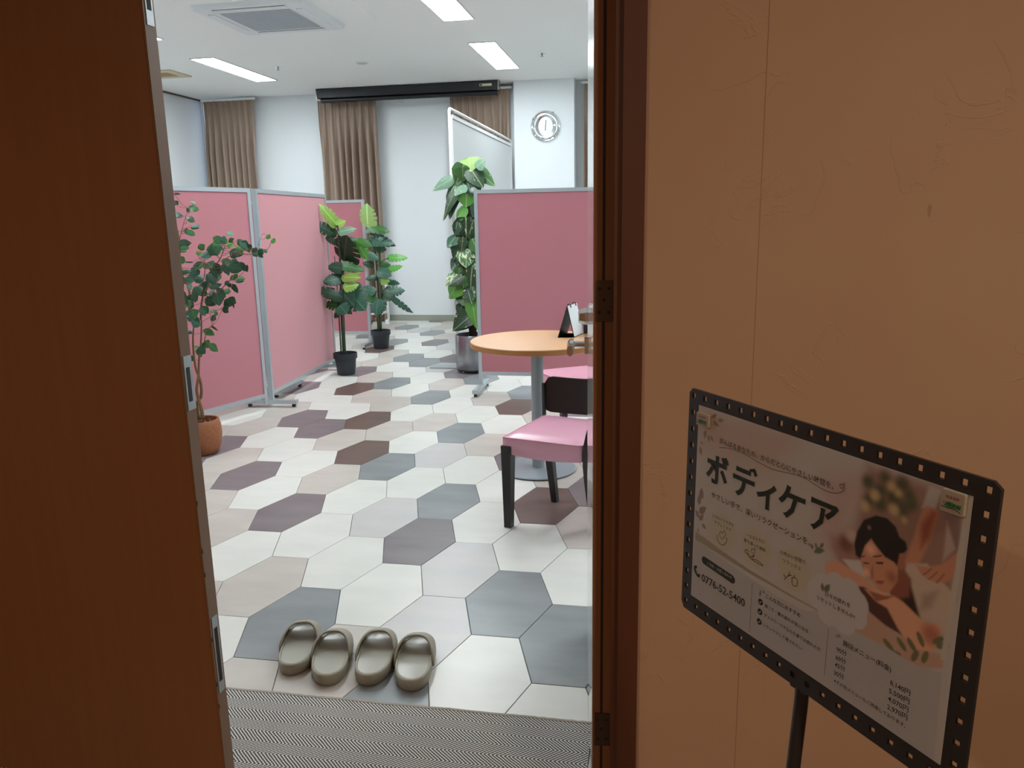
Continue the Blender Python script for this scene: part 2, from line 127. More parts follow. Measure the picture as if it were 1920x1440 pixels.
LEAF = {"m1":[[-2.899,6.944,1.399,-3.018,6.861,1.587,0.116,"l"],[-2.869,6.886,1.395,-2.797,6.917,1.432,0.085,"l"],[-2.837,6.866,1.332,-2.693,6.901,1.364,0.085,"p"],[-2.931,6.956,1.313,-3.094,6.859,1.428,0.116,"d"],[-2.906,6.916,1.236,-3.017,6.926,1.286,0.062,"d"],[-2.826,6.897,1.082,-2.752,6.799,1.298,0.311,"k"],[-2.88,6.941,1.258,-2.672,6.936,1.258,0.066,"p"],[-2.679,6.88,1.234,-2.618,6.95,1.064,0.116,"b"],[-2.667,6.886,1.247,-2.556,6.942,1.193,0.085,"m"],[-2.815,6.842,1.008,-2.992,6.885,1.0,0.093,"t"],[-2.809,6.83,1.028,-2.639,6.913,0.983,0.101,"m"],[-2.853,6.987,0.907,-3.072,6.894,0.87,0.109,"t"],[-2.803,6.843,0.892,-2.638,6.8,0.971,0.062,"l"],[-2.92,6.959,1.389,-3.019,6.95,1.499,0.07,"l"],[-2.828,6.939,0.798,-2.654,6.917,0.605,0.261,"t"],[-2.864,6.849,0.742,-3.09,6.8,0.824,0.115,"d"],[-2.888,6.893,0.66,-3.093,6.953,0.666,0.115,"m"],[-2.851,6.802,0.657,-2.798,6.812,0.585,0.146,"t"],[-2.794,6.794,0.836,-2.669,6.821,0.859,0.107,"l"],[-2.849,6.831,0.654,-2.77,6.875,0.571,0.077,"d"],[-2.933,6.957,0.587,-2.993,6.957,0.527,0.069,"d"],[-2.87,6.977,1.028,-2.661,6.942,0.977,0.107,"m"],[-2.829,6.806,1.006,-2.96,6.818,1.026,0.107,"t"],[-2.816,6.827,0.923,-2.637,6.783,0.925,0.092,"l"],[-2.851,6.856,0.78,-2.744,6.874,0.649,0.169,"t"],[-2.869,6.856,0.908,-2.994,6.794,0.888,0.123,"t"],[-2.932,6.961,0.714,-3.151,6.917,0.818,0.098,"m"],[-2.846,6.928,1.006,-3.004,6.979,1.032,0.091,"m"],[-2.891,6.863,0.906,-3.037,6.858,0.879,0.104,"t"]],"m2":[[-3.124,8.355,1.38,-3.088,8.253,1.609,0.218,"y"],[-3.103,8.416,1.345,-3.202,8.455,1.307,0.076,"p"],[-3.08,8.355,1.353,-2.868,8.346,1.312,0.114,"m"],[-3.119,8.443,1.252,-2.832,8.394,1.153,0.123,"t"],[-3.066,8.384,1.222,-2.934,8.362,1.251,0.085,"t"],[-3.064,8.367,1.146,-2.932,8.38,1.105,0.114,"d"],[-3.096,8.365,1.146,-3.137,8.355,1.216,0.085,"d"],[-3.106,8.471,1.08,-3.154,8.438,1.035,0.085,"m"],[-2.907,8.39,1.019,-2.702,8.438,1.019,0.095,"b"],[-2.92,8.384,0.888,-2.74,8.34,0.932,0.076,"b"],[-3.049,8.477,0.938,-2.907,8.445,0.923,0.095,"m"],[-3.021,8.342,0.876,-2.869,8.333,0.829,0.133,"t"],[-3.128,8.463,0.939,-3.234,8.417,0.967,0.085,"d"],[-3.013,8.372,0.78,-2.905,8.356,0.765,0.114,"l"],[-2.958,8.471,0.748,-2.82,8.463,0.725,0.071,"t"],[-3.165,8.494,1.064,-3.028,8.448,0.986,0.104,"m"],[-3.055,8.351,1.192,-2.831,8.384,1.18,0.095,"t"],[-2.986,8.48,0.761,-2.861,8.474,0.722,0.06,"m"],[-3.154,8.372,1.062,-3.0,8.318,1.003,0.089,"t"],[-2.959,8.397,0.645,-2.76,8.459,0.653,0.132,"t"],[-3.011,8.395,0.635,-2.867,8.343,0.56,0.12,"d"],[-2.854,8.32,0.563,-2.659,8.397,0.39,0.078,"t"],[-3.058,8.367,0.548,-3.085,8.342,0.38,0.216,"t"],[-3.107,8.388,0.576,-3.227,8.379,0.617,0.132,"m"],[-3.099,8.35,0.649,-3.278,8.414,0.694,0.108,"t"],[-3.062,8.36,0.807,-3.167,8.302,0.792,0.072,"d"]],"po":[[-1.681,7.193,1.963,-1.665,7.17,1.844,0.213,"y"],[-1.737,7.171,1.895,-1.822,7.199,1.734,0.185,"m"],[-1.865,7.223,1.789,-2.042,7.194,1.687,0.111,"p"],[-1.665,7.187,1.868,-1.544,7.151,1.699,0.176,"d"],[-1.603,7.159,1.884,-1.53,7.165,1.956,0.111,"p"],[-1.724,7.233,1.878,-1.703,7.21,1.699,0.139,"m"],[-1.75,7.178,1.738,-1.82,7.138,1.64,0.148,"p"],[-1.711,7.179,1.671,-1.726,7.195,1.526,0.213,"b"],[-1.838,7.248,1.737,-1.896,7.209,1.422,0.148,"d"],[-1.682,7.22,1.559,-1.663,7.24,1.4,0.157,"t"],[-1.749,7.203,1.526,-1.827,7.183,1.397,0.129,"b"],[-1.724,7.17,1.412,-1.74,7.229,1.126,0.249,"k"],[-1.812,7.18,1.387,-1.851,7.204,1.265,0.12,"t"],[-1.839,7.213,1.264,-1.916,7.18,1.164,0.102,"t"],[-1.805,7.188,1.237,-1.886,7.219,1.093,0.12,"d"],[-1.691,7.161,1.736,-1.664,7.153,1.637,0.139,"t"],[-1.738,7.166,1.872,-1.75,7.219,1.74,0.157,"m"],[-1.651,7.26,1.89,-1.45,7.227,1.714,0.149,"m"],[-1.665,7.214,1.844,-1.71,7.266,1.678,0.118,"m"],[-1.792,7.183,1.738,-1.965,7.17,1.417,0.126,"d"],[-1.611,7.137,1.555,-1.58,7.188,1.402,0.134,"t"],[-1.662,7.159,1.39,-1.775,7.273,1.105,0.212,"d"],[-1.763,7.22,1.39,-1.761,7.239,1.276,0.102,"d"],[-1.832,7.219,1.239,-1.894,7.228,1.117,0.086,"k"],[-1.756,7.155,1.247,-1.777,7.166,1.122,0.102,"d"],[-1.647,7.17,1.728,-1.576,7.131,1.638,0.118,"k"],[-1.734,7.181,1.14,-1.73,7.143,0.979,0.192,"v"],[-1.822,7.273,1.059,-1.891,7.21,0.95,0.144,"t"],[-1.678,7.178,1.216,-1.664,7.213,1.069,0.156,"t"],[-1.837,7.215,1.268,-1.913,7.152,1.168,0.132,"t"],[-1.843,7.192,0.908,-1.95,7.175,0.814,0.144,"v"],[-1.677,7.138,0.953,-1.713,7.178,0.673,0.216,"d"],[-1.846,7.225,0.818,-1.932,7.223,0.681,0.204,"b"],[-1.697,7.19,0.698,-1.648,7.135,0.398,0.168,"b"],[-1.798,7.26,0.62,-1.853,7.216,0.537,0.132,"d"],[-1.731,7.2,0.539,-1.897,7.186,0.371,0.192,"d"],[-1.675,7.219,1.06,-1.657,7.187,0.933,0.12,"d"],[-1.805,7.192,0.968,-1.832,7.213,0.863,0.108,"m"],[-1.79,7.226,0.87,-1.808,7.21,0.749,0.168,"t"],[-1.787,7.183,1.183,-1.869,7.208,1.045,0.144,"d"],[-1.719,7.178,1.046,-1.707,7.256,0.867,0.192,"d"],[-1.802,7.256,0.727,-1.767,7.208,0.609,0.144,"m"],[-1.717,7.26,0.567,-1.734,7.228,0.366,0.168,"d"],[-1.663,7.205,1.333,-1.651,7.209,1.18,0.144,"d"],[-1.821,7.216,1.216,-1.799,7.217,1.061,0.192,"k"],[-1.688,7.17,0.839,-1.659,7.142,0.703,0.168,"t"],[-1.685,7.202,1.13,-1.768,7.244,0.964,0.163,"m"],[-1.747,7.193,1.08,-1.899,7.237,0.936,0.122,"k"],[-1.667,7.175,1.231,-1.595,7.155,1.099,0.132,"m"],[-1.775,7.246,1.278,-1.914,7.238,1.162,0.112,"m"],[-1.785,7.156,0.892,-1.922,7.165,0.809,0.122,"k"],[-1.63,7.223,0.958,-1.648,7.261,0.683,0.183,"k"],[-1.729,7.218,0.599,-1.776,7.212,0.527,0.112,"k"],[-1.676,7.222,0.552,-1.882,7.139,0.393,0.163,"k"],[-1.649,7.18,1.053,-1.618,7.217,0.926,0.102,"t"],[-1.794,7.24,0.967,-1.759,7.201,0.871,0.092,"t"],[-1.76,7.165,0.893,-1.773,7.171,0.779,0.143,"m"],[-1.747,7.217,1.2,-1.861,7.198,1.07,0.122,"m"],[-1.661,7.184,1.021,-1.533,7.136,0.853,0.163,"m"],[-1.726,7.178,0.763,-1.685,7.133,0.646,0.122,"d"],[-1.668,7.222,0.595,-1.586,7.174,0.398,0.143,"m"],[-1.62,7.218,1.359,-1.676,7.221,1.212,0.122,"t"],[-1.778,7.202,1.198,-1.825,7.273,1.035,0.163,"d"],[-1.634,7.174,0.854,-1.647,7.216,0.713,0.143,"d"]],"fi":[[-2.799,4.277,1.556,-2.762,4.263,1.54,0.036,"d"],[-2.779,4.274,1.601,-2.742,4.284,1.598,0.014,"d"],[-2.831,4.335,1.601,-2.836,4.349,1.591,0.024,"t"],[-2.727,4.408,1.541,-2.784,4.429,1.561,0.022,"p"],[-2.668,4.246,1.514,-2.603,4.231,1.507,0.044,"m"],[-2.681,4.234,1.516,-2.671,4.232,1.49,0.024,"t"],[-2.745,4.321,1.465,-2.682,4.301,1.456,0.029,"t"],[-2.752,4.372,1.416,-2.678,4.351,1.415,0.029,"t"],[-2.748,4.312,1.389,-2.685,4.298,1.359,0.04,"m"],[-2.809,4.424,1.397,-2.825,4.421,1.4,0.011,"k"],[-2.813,4.304,1.488,-2.75,4.281,1.465,0.04,"t"],[-2.835,4.328,1.309,-2.74,4.339,1.315,0.06,"d"],[-2.869,4.379,1.279,-2.815,4.405,1.261,0.04,"m"],[-2.895,4.43,1.227,-2.848,4.418,1.19,0.048,"m"],[-2.783,4.256,1.144,-2.733,4.269,1.146,0.034,"d"],[-2.848,4.419,1.196,-2.789,4.42,1.195,0.011,"k"],[-2.556,4.428,1.368,-2.512,4.43,1.362,0.037,"p"],[-2.578,4.307,1.346,-2.516,4.287,1.308,0.042,"m"],[-2.486,4.231,1.339,-2.453,4.237,1.323,0.051,"t"],[-2.55,4.439,1.334,-2.532,4.452,1.311,0.035,"t"],[-2.588,4.336,1.245,-2.602,4.348,1.321,0.096,"m"],[-2.573,4.446,1.298,-2.532,4.459,1.294,0.045,"b"],[-2.488,4.377,1.269,-2.42,4.372,1.263,0.06,"b"],[-2.447,4.363,1.332,-2.409,4.346,1.286,0.045,"d"],[-2.375,4.269,1.321,-2.333,4.278,1.296,0.034,"d"],[-2.451,4.467,1.288,-2.441,4.469,1.246,0.035,"t"],[-2.656,4.331,1.254,-2.619,4.325,1.229,0.071,"p"],[-2.688,4.332,1.306,-2.665,4.346,1.267,0.042,"m"],[-2.71,4.331,1.263,-2.689,4.347,1.24,0.029,"b"],[-2.532,4.27,1.29,-2.52,4.264,1.264,0.048,"t"],[-2.508,4.358,1.26,-2.448,4.353,1.232,0.064,"t"],[-2.588,4.426,1.218,-2.579,4.443,1.167,0.064,"p"],[-2.562,4.451,1.2,-2.524,4.456,1.171,0.064,"t"],[-2.458,4.234,1.179,-2.369,4.241,1.156,0.067,"d"],[-2.448,4.362,1.198,-2.426,4.362,1.14,0.042,"d"],[-2.366,4.293,1.185,-2.371,4.301,1.147,0.014,"k"],[-2.755,4.461,1.19,-2.812,4.437,1.172,0.045,"d"],[-2.743,4.395,1.16,-2.818,4.385,1.11,0.072,"t"],[-2.654,4.346,1.196,-2.636,4.362,1.161,0.08,"p"],[-2.672,4.455,1.178,-2.655,4.466,1.104,0.09,"t"],[-2.502,4.261,1.188,-2.492,4.292,1.115,0.054,"t"],[-2.606,4.277,1.145,-2.559,4.27,1.096,0.072,"d"],[-2.554,4.432,1.111,-2.528,4.426,1.083,0.042,"m"],[-2.434,4.284,1.105,-2.39,4.306,1.103,0.037,"m"],[-2.569,4.46,1.058,-2.547,4.453,1.016,0.037,"d"],[-2.536,4.327,1.085,-2.513,4.321,1.064,0.034,"d"],[-2.515,4.266,1.03,-2.465,4.257,1.031,0.04,"m"],[-2.687,4.476,1.028,-2.628,4.455,1.001,0.048,"d"],[-2.632,4.295,1.055,-2.541,4.275,1.06,0.04,"t"],[-2.57,4.248,1.037,-2.621,4.25,1.015,0.048,"d"],[-2.771,4.4,1.103,-2.727,4.417,1.085,0.064,"t"],[-2.734,4.373,1.066,-2.699,4.39,1.025,0.088,"t"],[-2.687,4.238,1.061,-2.643,4.225,1.012,0.072,"d"],[-2.908,4.473,1.081,-2.823,4.448,1.077,0.05,"d"],[-2.771,4.295,1.067,-2.737,4.294,1.039,0.04,"p"],[-2.657,4.293,0.989,-2.6,4.296,0.961,0.056,"d"],[-2.555,4.251,1.021,-2.534,4.232,0.946,0.072,"d"],[-2.634,4.469,0.96,-2.58,4.45,0.921,0.064,"d"],[-2.635,4.453,0.921,-2.613,4.442,0.888,0.048,"m"],[-2.581,4.466,0.937,-2.581,4.471,0.902,0.016,"k"],[-2.374,4.393,1.262,-2.336,4.378,1.229,0.048,"t"],[-2.258,4.238,1.272,-2.231,4.248,1.245,0.04,"d"],[-2.238,4.277,1.271,-2.223,4.268,1.25,0.022,"t"],[-2.294,4.422,1.348,-2.275,4.433,1.331,0.036,"b"],[-2.168,4.235,1.327,-2.15,4.249,1.313,0.036,"b"],[-2.849,4.363,1.033,-2.847,4.354,0.955,0.048,"d"],[-2.724,4.259,1.015,-2.689,4.253,0.971,0.056,"d"],[-2.793,4.473,0.919,-2.752,4.461,0.873,0.048,"m"],[-2.619,4.268,0.914,-2.569,4.255,0.915,0.027,"m"],[-2.738,4.265,0.925,-2.715,4.256,0.865,0.072,"m"],[-2.725,4.456,0.862,-2.694,4.443,0.841,0.034,"d"],[-2.643,4.265,1.233,-2.605,4.287,1.264,0.048,"t"],[-2.652,4.458,1.081,-2.713,4.481,1.108,0.056,"d"],[-2.756,4.293,0.972,-2.799,4.285,0.934,0.056,"m"],[-2.9,4.458,1.562,-2.877,4.458,1.543,0.031,"d"],[-2.774,4.404,1.532,-2.714,4.394,1.5,0.037,"m"],[-2.689,4.239,1.451,-2.635,4.232,1.439,0.025,"m"],[-2.777,4.402,1.402,-2.724,4.417,1.404,0.025,"k"],[-2.798,4.368,1.394,-2.74,4.365,1.356,0.034,"t"],[-2.847,4.361,1.479,-2.79,4.358,1.475,0.034,"m"],[-2.863,4.344,1.304,-2.777,4.373,1.308,0.051,"d"],[-2.778,4.276,1.289,-2.719,4.281,1.286,0.034,"m"],[-2.921,4.448,1.24,-2.907,4.46,1.208,0.041,"m"],[-2.769,4.261,1.142,-2.725,4.285,1.152,0.029,"t"],[-2.642,4.444,1.352,-2.568,4.42,1.3,0.035,"t"],[-2.515,4.299,1.333,-2.478,4.288,1.31,0.044,"m"],[-2.422,4.236,1.335,-2.416,4.25,1.321,0.03,"m"],[-2.56,4.314,1.239,-2.614,4.343,1.311,0.082,"k"],[-2.392,4.274,1.321,-2.326,4.241,1.27,0.038,"t"],[-2.476,4.43,1.305,-2.442,4.448,1.257,0.029,"m"],[-2.439,4.465,1.299,-2.429,4.471,1.261,0.03,"d"],[-2.688,4.352,1.304,-2.676,4.36,1.276,0.035,"k"],[-2.529,4.252,1.278,-2.535,4.253,1.249,0.041,"m"],[-2.487,4.347,1.257,-2.402,4.324,1.246,0.054,"d"],[-2.51,4.379,1.194,-2.452,4.369,1.163,0.054,"t"],[-2.551,4.357,1.168,-2.437,4.346,1.163,0.057,"m"],[-2.425,4.311,1.193,-2.368,4.301,1.14,0.035,"d"],[-2.671,4.356,1.195,-2.778,4.393,1.149,0.038,"m"],[-2.766,4.439,1.142,-2.868,4.47,1.078,0.061,"k"],[-2.669,4.439,1.191,-2.646,4.422,1.112,0.076,"k"],[-2.616,4.472,1.188,-2.608,4.457,1.119,0.046,"t"],[-2.613,4.26,1.135,-2.554,4.26,1.069,0.061,"k"],[-2.523,4.408,1.12,-2.502,4.403,1.095,0.035,"m"],[-2.508,4.39,1.082,-2.444,4.38,1.082,0.031,"k"],[-2.566,4.463,1.048,-2.536,4.461,0.999,0.031,"d"],[-2.531,4.344,1.074,-2.519,4.345,1.045,0.029,"d"],[-2.635,4.43,1.009,-2.601,4.45,0.997,0.034,"t"],[-2.615,4.359,1.029,-2.559,4.355,0.983,0.041,"t"],[-2.682,4.393,1.042,-2.582,4.363,1.066,0.034,"d"],[-2.603,4.324,1.014,-2.654,4.341,0.972,0.041,"t"],[-2.802,4.428,1.106,-2.736,4.405,1.076,0.054,"t"],[-2.769,4.437,1.045,-2.732,4.433,1.024,0.075,"d"],[-2.817,4.47,1.028,-2.746,4.461,0.987,0.061,"d"],[-2.775,4.28,1.107,-2.711,4.283,1.092,0.042,"t"],[-2.758,4.444,0.954,-2.681,4.44,0.929,0.048,"k"],[-2.682,4.43,1.0,-2.66,4.446,0.925,0.061,"t"],[-2.528,4.322,0.984,-2.472,4.311,0.952,0.054,"d"],[-2.585,4.353,0.922,-2.549,4.349,0.891,0.041,"k"],[-2.332,4.317,1.278,-2.314,4.322,1.254,0.041,"k"],[-2.381,4.438,1.258,-2.337,4.442,1.216,0.034,"k"],[-2.802,4.276,1.02,-2.753,4.254,0.946,0.041,"d"],[-2.774,4.317,1.009,-2.766,4.321,0.965,0.048,"m"],[-2.683,4.275,0.935,-2.645,4.252,0.885,0.041,"t"],[-2.792,4.313,0.912,-2.786,4.301,0.852,0.061,"t"],[-2.572,4.236,0.905,-2.553,4.238,0.891,0.029,"t"],[-2.74,4.45,1.225,-2.679,4.452,1.237,0.041,"t"],[-2.603,4.398,1.096,-2.67,4.416,1.114,0.048,"m"],[-2.819,4.419,0.958,-2.88,4.443,0.9,0.048,"d"],[-2.756,4.278,0.86,-2.683,4.248,0.824,0.07,"t"],[-2.726,4.349,0.789,-2.652,4.343,0.756,0.047,"m"],[-2.719,4.42,0.804,-2.677,4.438,0.767,0.015,"k"],[-2.65,4.318,0.869,-2.614,4.315,0.853,0.039,"d"],[-2.745,4.358,0.705,-2.718,4.375,0.667,0.048,"m"],[-2.665,4.294,0.709,-2.605,4.287,0.661,0.051,"m"],[-2.718,4.264,0.693,-2.68,4.272,0.649,0.052,"d"],[-2.785,4.247,0.633,-2.761,4.264,0.606,0.047,"d"],[-2.81,4.354,0.673,-2.772,4.356,0.684,0.019,"b"],[-2.79,4.271,0.786,-2.748,4.263,0.78,0.028,"d"],[-2.817,4.337,0.846,-2.786,4.351,0.871,0.047,"d"],[-2.732,4.362,0.715,-2.697,4.354,0.693,0.041,"m"],[-2.84,4.442,0.654,-2.825,4.451,0.592,0.044,"m"],[-2.865,4.361,0.782,-2.816,4.351,0.783,0.024,"t"],[-2.8,4.3,0.871,-2.76,4.32,0.898,0.04,"t"]]}
STEM = {"fi":[[[[-2.787,4.34,0.225],[-2.791,4.34,0.283],[-2.803,4.34,0.354],[-2.808,4.34,0.411],[-2.787,4.34,0.497],[-2.77,4.34,0.603],[-2.746,4.34,0.708],[-2.726,4.34,0.846]],0.011],[[[-2.827,4.36,0.215],[-2.832,4.36,0.313],[-2.795,4.36,0.364],[-2.789,4.36,0.457],[-2.813,4.36,0.549],[-2.815,4.36,0.669],[-2.803,4.36,0.773],[-2.777,4.36,0.87]],0.01],[[[-2.862,4.38,0.227],[-2.86,4.38,0.344],[-2.863,4.38,0.488],[-2.865,4.38,0.594],[-2.857,4.38,0.735],[-2.864,4.38,0.84]],0.007],[[[-2.908,4.38,0.842],[-2.87,4.38,0.98],[-2.847,4.38,1.094],[-2.856,4.38,1.207],[-2.843,4.38,1.318],[-2.857,4.38,1.428],[-2.869,4.38,1.538],[-2.865,4.38,1.592]],0.006],[[[-2.826,4.36,0.845],[-2.8,4.36,1.011],[-2.837,4.36,1.124],[-2.831,4.36,1.152]],0.007],[[[-2.725,4.33,0.85],[-2.707,4.33,0.957],[-2.682,4.33,1.019],[-2.646,4.33,1.069],[-2.618,4.33,1.152],[-2.557,4.33,1.218],[-2.519,4.33,1.293]],0.006],[[[-2.827,4.36,1.34],[-2.805,4.36,1.4],[-2.764,4.36,1.487],[-2.754,4.36,1.519]],0.002],[[[-2.627,4.3,1.072],[-2.555,4.3,1.126],[-2.516,4.3,1.208],[-2.435,4.3,1.25],[-2.343,4.3,1.279],[-2.238,4.3,1.27]],0.003],[[[-2.289,4.3,1.292],[-2.253,4.3,1.36],[-2.203,4.3,1.333]],0.001],[[[-2.744,4.32,0.958],[-2.726,4.32,1.009],[-2.673,4.32,1.098],[-2.653,4.32,1.175]],0.004],[[[-2.597,4.33,1.013],[-2.517,4.33,1.08],[-2.46,4.33,1.107]],0.003],[[[-2.697,4.3,0.721],[-2.675,4.3,0.783],[-2.634,4.3,0.817]],0.003]],"m1":[[[[-2.881,6.88,0.174],[-2.879,6.88,0.52],[-2.861,6.88,1.016],[-2.859,6.88,1.354],[-2.867,6.88,1.383]],0.013],[[[-2.916,6.9,0.17],[-2.914,6.9,0.517],[-2.913,6.9,0.916],[-2.92,6.9,1.113]],0.007],[[[-2.857,6.86,0.178],[-2.85,6.86,0.522],[-2.833,6.86,0.919],[-2.808,6.86,1.065]],0.007]],"m2":[[[[-3.068,8.4,0.188],[-3.059,8.4,0.565],[-3.064,8.4,0.923],[-3.077,8.4,1.333],[-3.136,8.4,1.381]],0.014],[[[-3.094,8.42,0.185],[-3.098,8.42,0.563],[-3.109,8.42,0.922],[-3.132,8.42,1.158]],0.007],[[[-3.041,8.38,0.191],[-3.026,8.38,0.567],[-3.018,8.38,1.041],[-3.033,8.38,1.333]],0.007]]}
